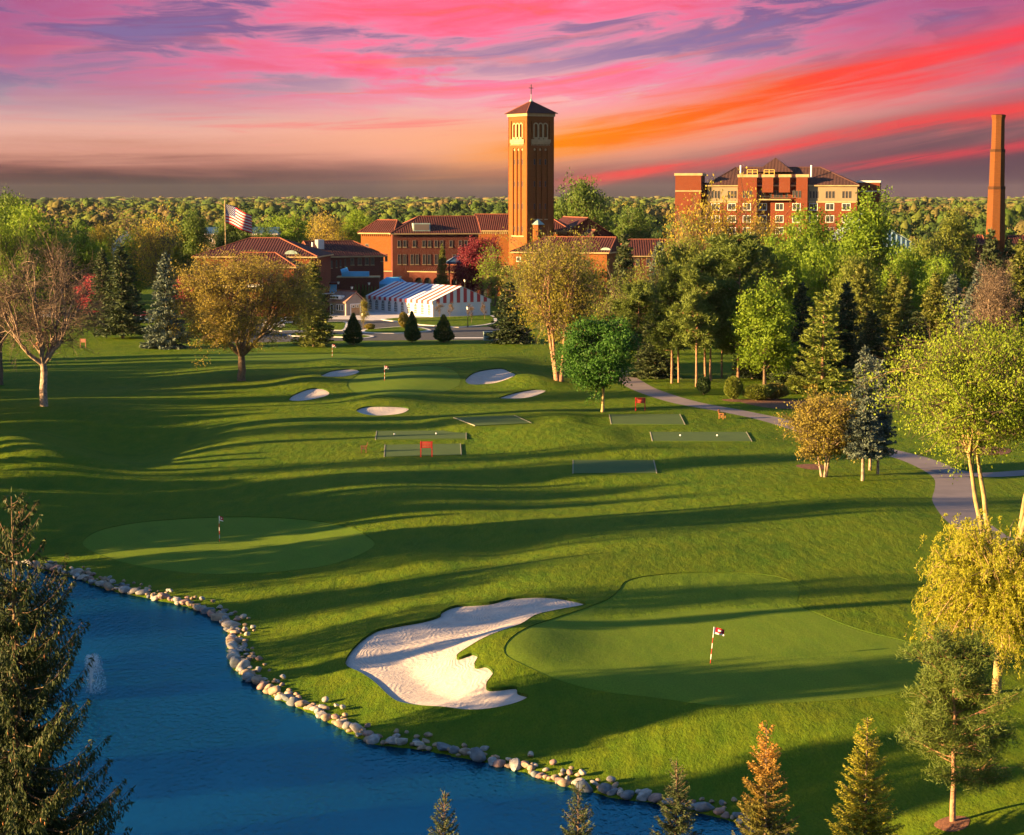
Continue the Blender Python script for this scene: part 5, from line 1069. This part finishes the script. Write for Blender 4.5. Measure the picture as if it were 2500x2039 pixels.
for k in range(1, 22):
    x = .3+(wg-.6)*k/22; zz = 11.5+(zr-.4-11.5)*(x/xm if x < xm else (wg-x)/(wg-xm)); MB().box(x-.09, x+.09, .1, .297, 11.5, zz-.1).build('mullion', M['navy'], e)
for u0, u1, vt, dn, lab in ((2342, 2402, 575, 275, 'small clay-tile roof left of the chimney foot'), (2474, 2560, 576, 270, 'clay-tile roof at the right edge of the picture')):
    Q = Bld('outbuilding', u0, dn, 0, lab); w_ = Q.x(u1); zt0 = Q.px(u0, vt)[1]; MB().box(0, w_, 0, 7, -.5, zt0-2.2).build('wall', M['brick'], Q.e); hip(Q.e, 0, w_, 0, 7, zt0-2.2, 2.2, .5, l=0, r=0)
for u0, u1, va, vb, dn, wm, rm, lab in ((272, 344, 562, 596, 330, 'white', 'shed_roof', 'white gabled house showing between lime trees'), (96, 192, 557, 586, 350, 'cream', 'navy', 'house with dark blue roof far left')):
    Q = Bld('house', u0, dn, 10 if wm == 'white' else 4, lab); w_ = Q.x(u1); z0 = Q.px(u0, vb)[1]; z1 = Q.px((u0+u1)/2, va)[1]; gable(Q.e, 0, w_, 0, 9, z0, z1-z0, wm, rm, .4); wins(Q, [((u0+u1)/2-5, vb-12, (u0+u1)/2+5, vb-2)], 'white'); MB().box(w_*.62, w_*.62+.8, 4, 4.8, z0, z1+.8).build('chimney', M['brick'], Q.e)
for u0, u1, va, dn, lab in ((500, 530, 556, 345, 'low house with dark slate roof left of the flag'), (612, 676, 556, 350, 'low house with dark slate roof right of the flag')):
    Q = Bld('house', u0, dn, 0, lab); w_ = Q.x(u1); z1 = Q.px(u0, va)[1]; MB().box(0, w_, 0, 8, -.5, z1-2).build('wall', M['cream'], Q.e); hip(Q.e, 0, w_, 0, 8, z1-2, 2.0, .4, l=0, r=0, m='navy', trim='kerb'); wins(Q, [((u0+u1)/2-4, va+26, (u0+u1)/2+4, va+36)], 'white')

# ---- striped tent
p0 = on_z(1057, 774.5); p1 = on_z(1197, 770.5); ang = math.atan2(p1[1]-p0[1], p1[0]-p0[0])
ang = R_(33); W_ = 14.9; Lt = 30.0; e = empty('striped_tent', (p0[0], p0[1], 0), ang, 'large red, white and blue striped party tent with arched windows', 'tent')
# local x along the gable, local y along the long side
EV, RD = 3.5, 6.6
def sheet(b, pts, t=.03):
    n = Vector(pts[1])-Vector(pts[0]); n = n.cross(Vector(pts[-1])-Vector(pts[0])).normalized()*t; q = [tuple(Vector(p)-n) for p in pts]
    b.poly(pts); b.poly(q[::-1]); m = len(pts)
    for i in range(m): b.poly([pts[i], q[i], q[(i+1) % m], pts[(i+1) % m]])
NS = 25; dy = Lt/NS
for k in range(NS):
    y0, y1 = k*dy, (k+1)*dy-.01; c = 'tent_white' if k % 2 == 0 else ('tent_blue' if k in (7, 9, 11, 17, 19) else 'tent_red')
    b = MB(); sheet(b, [(W_/2, y0, RD), (W_/2, y1, RD), (-.2, y1, EV), (-.2, y0, EV)]); sheet(b, [(W_/2, y0, RD), (W_+.2, y0, EV), (W_+.2, y1, EV), (W_/2, y1, RD)]); b.build('roof_panel', M[c], e)
    b = MB(); b.box(-.24, -.2, y0, y1, EV-.75, EV-.01); b.box(W_+.2, W_+.24, y0, y1, EV-.75, EV-.01); b.build('valance', M['tent_white' if k % 2 == 0 else 'tent_red'], e)
NG = 17
for k in range(NG):
    x0, x1 = W_*k/NG, W_*(k+1)/NG-.008; zz = lambda x: EV+(RD-.12-EV)*(1-abs(x-W_/2)/(W_/2)); b = MB(); P = [(x0, 0, EV-.5), (x1, 0, EV-.5), (x1, 0, zz(x1))]+([(W_/2, 0, zz(W_/2))] if x0 < W_/2 < x1 else [])+[(x0, 0, zz(x0))]; sheet(b, P, .03); b.build('gable_panel', M['tent_red' if k % 2 else 'tent_white'], e)
MB().box(0, W_, .06, .10, 0, EV-.5).build('gable_wall', M['tent_white'], e)
for k in range(3): MB().box(W_*(k+1)/4-.05, W_*(k+1)/4+.05, .0, .055, 0, EV-.52).build('seam', M['tent_white'], e)
MB().box(0, .05, .1, Lt, 0, EV-.3).build('side_wall', M['tent_white'], e); MB().box(W_-.05, W_, .1, Lt, 0, EV-.3).build('side_wall', M['tent_white'], e); MB().box(.05, W_-.05, Lt-.05, Lt, 0, EV).build('rear_wall', M['tent_white'], e)
for k in range(10):
    me, pa = win_mesh(1.5, 2.5, 'white_arch'); o = link('window', me, e); link('pane', pa, o); o.rotation_euler = (0, 0, -math.pi/2); o.location = (-.004, 1.6+k*2.95, .3)
# ---- shed
Sh = Bld('garden_shed', 803, 228.5, 0, 'small grey shed with brown shingle roof and timber doors beside the tent', 'shed'); pS = on_z(845, 771); e = Sh.e; e.location = (pS[0], pS[1], 0); e.rotation_euler = (0, 0, R_(42)); e.scale = (1.12, 1.12, 1.12)
gable(e, 0, 4.6, 0, 5.4, 2.7, 1.75, 'shed', 'shed_roof', .35); MB().box(1.2, 3.4, -.06, -.004, 0, 2.15).build('door', M['door'], e); b = MB(); b.box(1.05, 1.2, -.09, 0, 0, 2.3).box(3.4, 3.55, -.09, 0, 0, 2.3).box(1.2, 3.4, -.088, 0, 2.15, 2.3).build('door_frame', M['white'], e)
for x in (1.4, 2.4): window(e, x+.35, 1.55, .7, .5, 'white', -.07)
o = MB().box(-.6, .9, 1.6, 4.4, 3.2, 3.9).build('dormer', M['white'], e)
for y in (2.0, 3.0, 4.0): window(o, -.604, 3.35, .7, .42, 'slit', y, -math.pi/2)
for y in (1.2, 2.0, 2.8): window(e, -.004, .95, .75, 1.2, 'white', y, -math.pi/2)
window(e, -.004, .0, .9, 2.1, 'white', 4.6, -math.pi/2)
for y in (-.02, 5.42): pass
# ------------------------------------------------------------------ road, kerbs, paving
def px_poly(L, z=0.0): return [tuple(on_z(u, v, z)[:2]) for u, v in L]
def ccw(P): 
    a = sum(P[i][0]*P[(i+1) % len(P)][1]-P[(i+1) % len(P)][0]*P[i][1] for i in range(len(P))); return P if a > 0 else P[::-1]
def sheet_obj(name, P, z, m, th=.02):
    b = MB(); b.prism(ccw(P), z-th, z); return tag(b.build(name, M[m] if isinstance(m, str) else m), kind='structure')
Z3 = lambda L: [(780+a/4.258, 500+b/4.258) for a, b in L]
sheet_obj('road', px_poly([(560, 838), (780, 833), (1000, 831), (1265, 830), (1300, 806), (1265, 795), (1180, 798), (1000, 780), (800, 776), (560, 780)]), .012, 'asphalt')
sheet_obj('paving', px_poly(Z3([(100, 1150), (300, 1125), (480, 1105), (700, 1110), (1190, 1168), (830, 1196), (560, 1202), (300, 1192), (100, 1190)])), .03, 'plaza')
sheet_obj('road_marking', px_poly([(1090, 824.6), (1205, 824.2), (1205, 825.6), (1090, 826)]), .022, 'white', .006)
def island(L, lab=None):
    P = np.array(ccw([tuple(p) for p in smooth_line(px_poly(Z3(L)), 3, True)])); c = P.mean(0)
    b = MB(); b.prism([tuple(p) for p in P], -.1, .13); tag(b.build('kerb', M['kerb']), kind='structure')
    d = np.gradient(P, axis=0); d /= np.linalg.norm(d, axis=1)[:, None]+1e-9; n = np.stack([-d[:, 1], d[:, 0]], 1); I = P+n*.75
    b = MB(); b.prism([tuple(p) for p in I], .1, .15); tag(b.build('verge', GM['grass']), kind='structure')
island([(640, 1196), (830, 1178), (1180, 1172), (1500, 1162), (1800, 1155), (1820, 1235), (1500, 1275), (1380, 1275), (1200, 1262), (1040, 1252), (830, 1222)])
island([(430, 1318), (470, 1300), (590, 1290), (830, 1272), (1000, 1272), (1165, 1308), (1050, 1326), (840, 1340), (640, 1340), (460, 1332)])
island([(-500, 1225), (-100, 1225), (270, 1222), (300, 1262), (270, 1306), (150, 1310), (-100, 1312), (-500, 1312)])
island([(-300, 1350), (100, 1350), (430, 1356), (570, 1374), (440, 1392), (250, 1382), (-100, 1372), (-300, 1368)])
for k, (u, v) in enumerate(((1985, 1140), (1792, 978), (1905, 985), (2326, 2012), (2400, 1100))):
    p = gp(u, v); r = (1.6, 1.5, 5.0, .75, 3.0)[k]; P = [(p[0]+r*math.cos(a)*(1+.1*math.sin(3*a)), p[1]+r*1.3*math.sin(a)) for a in np.linspace(0, 2*math.pi, 20, endpoint=False)]
    hz = h_np(np.array(P)); V = np.vstack([np.column_stack([P, hz+.02]), [[p[0], p[1], p[2]+.12]]]); tag(link('mulch_bed', np_mesh('mulch_bed', V, np.array([(i, (i+1) % 20, 20) for i in range(20)]), M['mulch'], True)), kind='structure')

# ------------------------------------------------------------------ tee pads, markers, signs, benches
M['edging'] = mat('pad_edging', (.24,.23,.17), rough=.9)
PADL = ['long tee pad with two white markers left of the middle', 'tee pad with a red two-legged sign in front of it', 'shaded tee pad below the near right bunker', 'tee pad just below the red sign by the path', 'long tee pad right of the middle with two white markers', 'lowest tee pad, right of the middle']
for (c, lev), lab in zip(pad_w, PADL):
    P = ccw([tuple(p) for p in c]); e = empty('tee_pad', (float(c[:, 0].mean()), float(c[:, 1].mean()), lev), 0, lab, 'tee pad', 'artificial tee pads'); o = np.array(e.location[:2]); Q = [np.array(p)-o for p in P]
    MB().prism([tuple(q) for q in Q], -.1, .05).build('turf', M['turf'], e); cc = sum(Q)/4
    for i in range(4):
        a, b2 = Q[i], Q[(i+1) % 4]; d = unit(b2-a)
        if abs(d[0]) > .8: continue
        n = np.array((d[1], -d[0])); MB().prism([tuple(a), tuple(a+n*.09), tuple(b2+n*.09), tuple(b2)], -.1, .075).build('edging', M['edging'], e)
for u, v, lab in ((963, 1063, 'left white marker on the long left tee pad'), (1065, 1061.5, 'right white marker on the long left tee pad'), (1661, 1066, 'left white marker on the long right tee pad'), (1751, 1066, 'right white marker on the long right tee pad')):
    k = 0 if u < 1200 else 4; lev = pad_w[k][1]+.05; p = on_z(u, v, lev); e = empty('tee_marker', tuple(p), 0, lab, 'marker', 'white tee markers'); b = MB(); b.cyl((0, 0, 0), (0, 0, .06), .04); b.build('spike', M['iron'], e)
    bm = bmesh.new(); bmesh.ops.create_uvsphere(bm, u_segments=12, v_segments=8, radius=.10); bmesh.ops.translate(bm, verts=bm.verts, vec=(0, 0, .14)); me = bpy.data.meshes.new('ball'); bm.to_mesh(me); bm.free(); link('ball', me, e, M['white'])
def red_sign(u, v, lab, m='red', w=1.15, h=1.65, rz=0.0):
    p = gp(u, v); e = empty('tee_sign', tuple(p), rz, lab, 'sign', 'two-legged tee signs')
    for x in (-w/2, w/2): MB().box(x-.06, x+.06, -.06, .06, -.1, h).build('post', M[m], e)
    o = MB().box(-w/2+.061, w/2-.061, -.035, .035, h*.58, h*.98).build('panel', M[m], e)
    if m == 'red':
        t = MB()
        for k, z in enumerate((h*.86, h*.74, h*.64)):
            x = -w*.36
            while x < w*.34: l = .05+.09*((math.sin(k*7+x*40)+1)/2); t.box(x, x+l, -.045, -.036, z, z+.06); x += l+.05
        tag(t.build('lettering', M['stone'], o), kind='stuff')
red_sign(1563, 1003, 'red two-legged sign beside the path near the round maple'); red_sign(1041, 1116, 'red two-legged sign in front of a tee pad'); red_sign(203, 849, 'brown two-legged sign on the far left lawn', 'darkwood', 1.1, 1.6, -.4)
def bench(u, v, rz, lab, m, w=1.25):
    p = gp(u, v); e = empty('garden_bench', tuple(p), rz, lab, 'bench', 'wooden benches on the course')
    for x in (-w/2, w/2-.08):
        MB().box(x, x+.08, -.28, -.20, -.05, .62).build('leg', M[m], e); MB().box(x, x+.08, .20, .28, -.05, .62).build('leg', M[m], e); MB().box(x-.02, x+.10, -.34, .30, .623, .68).build('armrest', M[m], e)
    for k in range(4): MB().box(-w/2+.08, w/2-.08, -.27+k*.13, -.16+k*.13, .40, .44).build('seat_slat', M[m], e)
    n = 6
    for k in range(n):
        x = -w/2+.09+k*(w-.18)/n; b = MB(); top = .98+.14*math.sin(math.pi*(k+.5)/n); b.poly([(x, .24, .45), (x+(w-.18)/n-.03, .24, .45), (x+(w-.18)/n-.03, .40, top), (x, .40, top)]); q = [(a, c+.04, d) for a, c, d in [(x, .24, .45), (x+(w-.18)/n-.03, .24, .45), (x+(w-.18)/n-.03, .40, top), (x, .40, top)]]
        b.poly(q[::-1]); P0 = b.v[:4]; [b.poly([P0[i], q[i], q[(i+1) % 4], P0[(i+1) % 4]]) for i in range(4)]; b.build('back_slat', M[m], e)
bench(1763, 1022, 1.25, 'sunlit orange wooden bench beside the path', 'wood'); bench(888, 1105, -1.5, 'dark brown wooden bench left of the tee pads', 'darkwood', 1.0); bench(90, 850, -.5, 'orange-brown bench by the pale bare tree', 'wood')

# ------------------------------------------------------------------ flags
def flagstick(u, v, h, lab, lean=0.0, wide=.52, bands=True):
    p = gp(u, v); e = empty('flagstick', (p[0], p[1], p[2]-.1), 0, lab, 'flagstick', 'golf flagsticks'); e.rotation_euler = (0, lean, 0); r = .022 if h < 2.6 else .03; n = 7
    for k in range(n):
        z0, z1 = h*k/n, h*(k+1)/n-.002; MB().cyl((0, 0, z0), (0, 0, z1), r, n=8).build('pole_section', M['red' if (k % 2 == 0 and k < 5) else 'white'], e)
    b = MB(); nx = 8
    for i in range(nx):
        for j in range(4):
            f = lambda a, c: (r+wide*a/nx, .07*math.sin(a*.9+c*.5)*a/nx, h-.02-.38*c/4-.10*(a/nx)**1.5)
            q = [f(i, j), f(i+1, j), f(i+1, j+1), f(i, j+1)]; b.poly(q, 1 if (j == 3 or i == 0 or (j == 1 and 3 <= i <= 5)) else 0)
    b.build('flag', [M['cloth_red'], M['white']], e, True)
    MB().cyl((0, 0, .085), (0, 0, .105), .054, n=14).build('cup', M['dark'], e)
flagstick(1734, 1619, 2.25, 'red and white flagstick with red flag on the nearest green', .09, .6); flagstick(536, 1321, 2.2, 'flagstick with hanging red flag on the green by the pond', 0, .30); flagstick(939, 929, 2.2, 'flagstick on the green ringed by four bunkers'); flagstick(811, 872, 2.2, 'small red flagstick on the far shaded green', .02)
D = 305*DN; tp = at_d(549, 488, D); e = empty('national_flag', (tp[0], D, 0), 0, 'large stars and stripes flag flying from a tall pale pole', 'flag')
MB().cyl((0, 0, -.3), (0, 0, tp[2]), .22, .12, 10).build('pole', M['stone'], e); zb = at_d(549, 498, D)[2]; fw, fh = 8.4, 5.6
def fl(a, c):                                     # a along the fly, c down the hoist
    return (.15+fw*a*.92, 1.0*math.sin(a*6.5+c*1.2)*a**.6-.6*a, zb-fh*c-fw*.42*a**1.25+.25*math.sin(a*8)*a)
NX = 26
for k in range(13):
    b = MB(); a0 = 0.4 if k < 7 else 0.0; n0 = int(NX*a0)
    for i in range(n0, NX):
        b.poly([fl(i/NX, k/13), fl((i+1)/NX, k/13), fl((i+1)/NX, (k+1)/13), fl(i/NX, (k+1)/13)])
    b.build('stripe', M['cloth_red' if k % 2 == 0 else 'cloth_white'], e, True)
b = MB()
for i in range(10):
    for k in range(7): b.poly([fl(i/NX, k/13), fl((i+1)/NX, k/13), fl((i+1)/NX, (k+1)/13), fl(i/NX, (k+1)/13)])
cn = b.build('canton', M['cloth_blue'], e, True)
for r in range(9):
    for c in range(6 if r % 2 == 0 else 5):
        a = (.03+(c+(0 if r % 2 == 0 else .5))*.06); cc = (.05+r*.056)*.98; P = Vector(fl(a, cc)); b = MB()
        for yo in (-.03, .03):
            S5 = []
            for q in range(10): R5 = .16 if q % 2 == 0 else .065; an = math.pi/2+q*math.pi/5; S5.append((P.x+R5*math.cos(an), P.y+yo, P.z+R5*math.sin(an)))
            b.poly(S5)
        b.build('star', M['white'], cn)

# ------------------------------------------------------------------ lamp posts, transformer box, cars
def lamp(u, v, vt, lab, dn=None):
    if dn: D = dn*DN; t = at_d(u, vt, D); p = (t[0], D, 0); h = t[2]
    else: p = tuple(on_z(u, v)); h = at_d(u, vt, p[1])[2]
    e = empty('lamp_post', p, 0, lab, 'lamp post', 'lamp posts round the tent'); MB().cyl((0, 0, -.1), (0, 0, .5), .16, .12).cyl((0, 0, .5), (0, 0, h-.75), .07, .06).build('post', M['iron'], e)
    o = MB().cyl((0, 0, h-.75), (0, 0, h-.2), .16, .30, 8).build('lantern', M['lamp'], e); MB().cyl((0, 0, h-.197), (0, 0, h), .34, .05, 8).build('cap', M['iron'], o)
lamp(1142, 799, 747, 'lamp post on the lawn before the tent gable'); lamp(859, 0, 698, 'lamp post behind the shed roof', 231); lamp(826, 0, 686, 'leftmost lamp post by the brick service wall', 238); lamp(901, 0, 688, 'lamp post between the slim cedars and the shade-blue marquee', 239); lamp(977, 0, 673, 'lamp post behind the ridge of the striped tent', 243); lamp(1135, 0, 681, 'lamp post in front of the arcade arches', 250)
lamp(886, 800, 762, 'short lamp post on the island beside the shed')
p = on_z(1193, 831); e = empty('utility_box', (p[0], p[1], 0), .2, 'grey-green utility cabinet beside the wide dark spruce', 'cabinet'); M['boxgreen'] = mat('cabinet_green', (.20,.27,.24), rough=.5)
o = MB().box(-.9, .9, -.6, .6, -.1, 1.5).build('body', M['boxgreen'], e); MB().box(-.95, .95, -.65, .65, 1.503, 1.6).build('lid', M['boxgreen'], e); MB().box(-.02, .02, -.62, -.603, .1, 1.4).build('door_gap', M['dark'], o)
for x in (-.3, .3): MB().box(x-.08, x+.08, -.63, -.603, 1.1, 1.25).build('label_plate', M['white'], o)
def car(u, dn, v, rz, col, lab):
    D = dn*DN; p = at_d(u, v, D); e = empty('parked_car', (p[0], D, 0), rz, lab, 'car', 'parked cars'); m = mat('car_paint', col, rough=.3, spec=.5)
    prof = [(-2.2, .35), (2.2, .35), (2.25, .75), (1.9, .92), (1.1, .98), (.45, 1.48), (-1.3, 1.5), (-2.0, 1.0), (-2.25, .9)]
    b = MB(); n = len(prof); k = len(b.v); b.v += [(x, -.85, z) for x, z in prof]+[(x, .85, z) for x, z in prof]
    for i in range(n): j = (i+1) % n; b.f.append((i, j, n+j, n+i)); b.mi.append(0)
    b.f += [tuple(range(n))[::-1], tuple(range(n, 2*n))]; b.mi += [0, 0]; b.build('body', m, e)
    for y in (-.87, .83):
        b = MB(); b.poly([(-1.75, y, 1.02), (.9, y, 1.0), (.4, y, 1.4), (-1.25, y, 1.42)]); b.poly([(-1.75, y+.02, 1.02), (-1.25, y+.02, 1.42), (.4, y+.02, 1.4), (.9, y+.02, 1.0)]); b.build('window', M['glass'], e)
        for x in (-1.35, 1.4): o = MB().cyl((x, y-.02, .33), (x, y+.14, .33), .33, n=14).build('wheel', M['iron'], e); MB().cyl((x, y-.035, .33), (x, y+.15, .33), .18, n=10).build('rim', M['metal'], o)
    for y in (-.6, .6): MB().box(2.2, 2.27, y-.16, y+.16, .6, .78).build('headlight', M['white'], e); MB().box(-2.27, -2.2, y-.16, y+.16, .72, .88).build('tail_light', M['red'], e)
car(350, 222, 752, .5, (.55,.04,.04), 'red car glimpsed between the two left spruces'); car(352, 214, 778, .3, (.7,.7,.7), 'white car glimpsed below the red one'); car(112, 222, 700, .2, (.7,.7,.72), 'white car behind the pale bare tree'); car(706, 212, 726, .1, (.7,.7,.7), 'white car seen through the right side of the oak'); car(668, 206, 762, .1, (.45,.46,.5), 'silver car seen through the oak')

# ------------------------------------------------------------------ boulders along the pond
def rock_mesh(seed):
    rng = np.random.default_rng(seed); bm = bmesh.new(); bmesh.ops.create_icosphere(bm, subdivisions=2, radius=1.0)
    pl = [(unit(rng.normal(size=3)), rng.uniform(.5, .9)) for _ in range(11)]; ph = rng.uniform(0, 6, (4, 3))
    for v in bm.verts:
        p = np.array(v.co); 
        for n, d in pl:
            k = p@n-d
            if k > 0: p = p-n*k*.8
        p *= 1+.05*sum(math.sin(3*p[i]+ph[j][i]) for j in range(2) for i in range(3))/2; v.co = p*np.array((1, .82, .62))
    me = bpy.data.meshes.new('boulder'); bm.to_mesh(me); bm.free(); me.polygons.foreach_set('use_smooth', [seed % 3 != 0]*len(me.polygons)); return me
RM = [rock_mesh(200+i) for i in range(10)]; RC = [('pale grey', (.33,.32,.31), (.20,.195,.19)), ('tan', (.33,.24,.165), (.20,.15,.11)), ('pinkish', (.33,.21,.18), (.21,.14,.12)), ('blue-grey', (.16,.185,.21), (.10,.115,.13)), ('cream', (.44,.39,.33), (.27,.24,.21))]
RMAT = [mat('boulder_'+n.replace(' ', '_').replace('-', '_'), a, b, 1.3, rough=.9, bump=.5, bscale=6, bdist=.03) for n, a, b in RC]
rr = random.Random(9); seg = np.linalg.norm(np.diff(shore_w, axis=0), axis=1); cum = np.concatenate([[0], np.cumsum(seg)]); tot = cum[-1]
i0 = int(4*1.2); t = cum[i0]; NR = 0; seen = {}
def shore_at(t):
    i = min(int(np.searchsorted(cum, t, side='right')-1), len(seg)-1); f = (t-cum[i])/seg[i]; p = shore_w[i]*(1-f)+shore_w[i+1]*f; d = unit(shore_w[i+1]-shore_w[i]); return p, d
spots = []
while t < tot-.1:
    p, d = shore_at(t); n = np.array((-d[1], d[0])); px_ = on_z
    size = rr.choice((.16, .22, .28, .33, .40, .50)); 
    if rr.random() < .10: size = rr.uniform(.45, .65)
    spots.append((p+n*rr.uniform(-.15, .25), size, -2.12)); 
    wide = .75 if (12 < t < tot*.62) else .5
    for row in range(3):
        if rr.random() < (.7, wide*.6, wide*.25)[row]: spots.append((p+n*(.42+.42*row+rr.uniform(-.15, .2))+d*rr.uniform(-.25, .25), rr.uniform(.12, .30), -2.0+.10*row))
    t += size*rr.uniform(1.0, 1.35)
spots = sorted(spots, key=lambda q: -q[1])
main, extra = spots[:300], spots[300:]
for p, sz, z in main:
    k = rr.choices(range(5), (4, 3, 2.4, 2, 2.5))[0]; zz = max(z, h1(p[0], p[1])+.0); big = 'large' if sz > .43 else 'medium' if sz > .28 else 'small'
    o = bpy.data.objects.new('boulder', rr.choice(RM)); COL.objects.link(o)
    if not o.data.materials: o.data.materials.append(RMAT[0])
    o.material_slots[0].link = 'OBJECT'; o.material_slots[0].material = RMAT[k]
    o.location = (p[0], p[1], zz+sz*.12); o.rotation_euler = (rr.uniform(-.3, .3), rr.uniform(-.3, .3), rr.uniform(0, 6.28)); o.scale = (sz*rr.uniform(.85, 1.25), sz*rr.uniform(.8, 1.1), sz*rr.uniform(.75, 1.1))
    ut = (p[0]/p[1])*F+U0; zone = 'beside the left green' if ut < 430 else 'at the bend of the shore' if ut < 640 else 'below the large bunker' if ut < 1150 else 'below the nearest green' if ut < 1560 else 'near the young spruces'
    tag(o, '%s %s rounded boulder in the pond edge %s' % (big, RC[k][0], zone), 'boulder', '%s %s boulders %s' % (big, RC[k][0], zone))
if extra:
    V, Q, n = [], [], 0
    for p, sz, z in extra:
        me = rr.choice(RM); co = np.array([v.co for v in me.vertices])*sz; a = rr.uniform(0, 6.28); ca, sa = math.cos(a), math.sin(a); co[:, :2] = co[:, :2]@np.array(((ca, sa), (-sa, ca))); V.append(co+np.array((p[0], p[1], max(z, h1(p[0], p[1]))+sz*.2))); Q.append(np.array([tuple(f.vertices) for f in me.polygons])+n); n += len(co)
    o = link('pebble_edging', np_mesh('pebble_edging', np.vstack(V), np.vstack(Q), RMAT[1], False)); tag(o, 'smaller stones filling gaps of the pond edge', 'stones', kind='stuff')

# ------------------------------------------------------------------ fountain spray in the pond
rng = np.random.default_rng(8); p = on_z(222, 1692, WATER_Z); n = 4200; th = rng.uniform(0, 2*math.pi, n); v0 = rng.uniform(.75, 1.0, n); t = rng.random(n); rad = rng.uniform(.1, .45, n)
P = np.column_stack([p[0]+np.cos(th)*rad*t*1.7+.25*t, p[1]+np.sin(th)*rad*t*1.7, WATER_Z+2.3*v0*4*t*(1-t)+.02]); sz = rng.uniform(.010, .026, n)
tet = np.array([(1, 1, 1), (-1, -1, 1), (-1, 1, -1), (1, -1, -1)])/1.7; V = (P[:, None]+tet[None]*sz[:, None, None]).reshape(-1, 3); Q = (np.arange(n)[:, None, None]*4+np.array([(0, 1, 2), (0, 3, 1), (0, 2, 3), (1, 3, 2)])[None]).reshape(-1, 3)
M['spray'] = mat('spray_water', (.75,.80,.85), rough=.3); tag(link('fountain_spray', np_mesh('fountain_spray', V, Q, M['spray'])), 'white fountain spray behind the big corner spruce', 'fountain', kind='stuff')

# ------------------------------------------------------------------ air
b = MB(); b.box(-3600, 3600, -80, 8600, -4.6, 62); hz = b.build('haze', bpy.data.materials.new('haze_air')); tag(hz, 'thin evening haze over the course and the far wood', 'haze', kind='stuff')
hm = hz.data.materials[0]; hm.use_nodes = True; nt = hm.node_tree; nt.nodes.clear(); ho = nt.nodes.new('ShaderNodeOutputMaterial'); pv = nt.nodes.new('ShaderNodeVolumePrincipled'); pv.inputs['Density'].default_value = 0.9e-5; pv.inputs['Color'].default_value = (.80, .82, .90, 1); nt.links.new(pv.outputs[0], ho.inputs['Volume'])
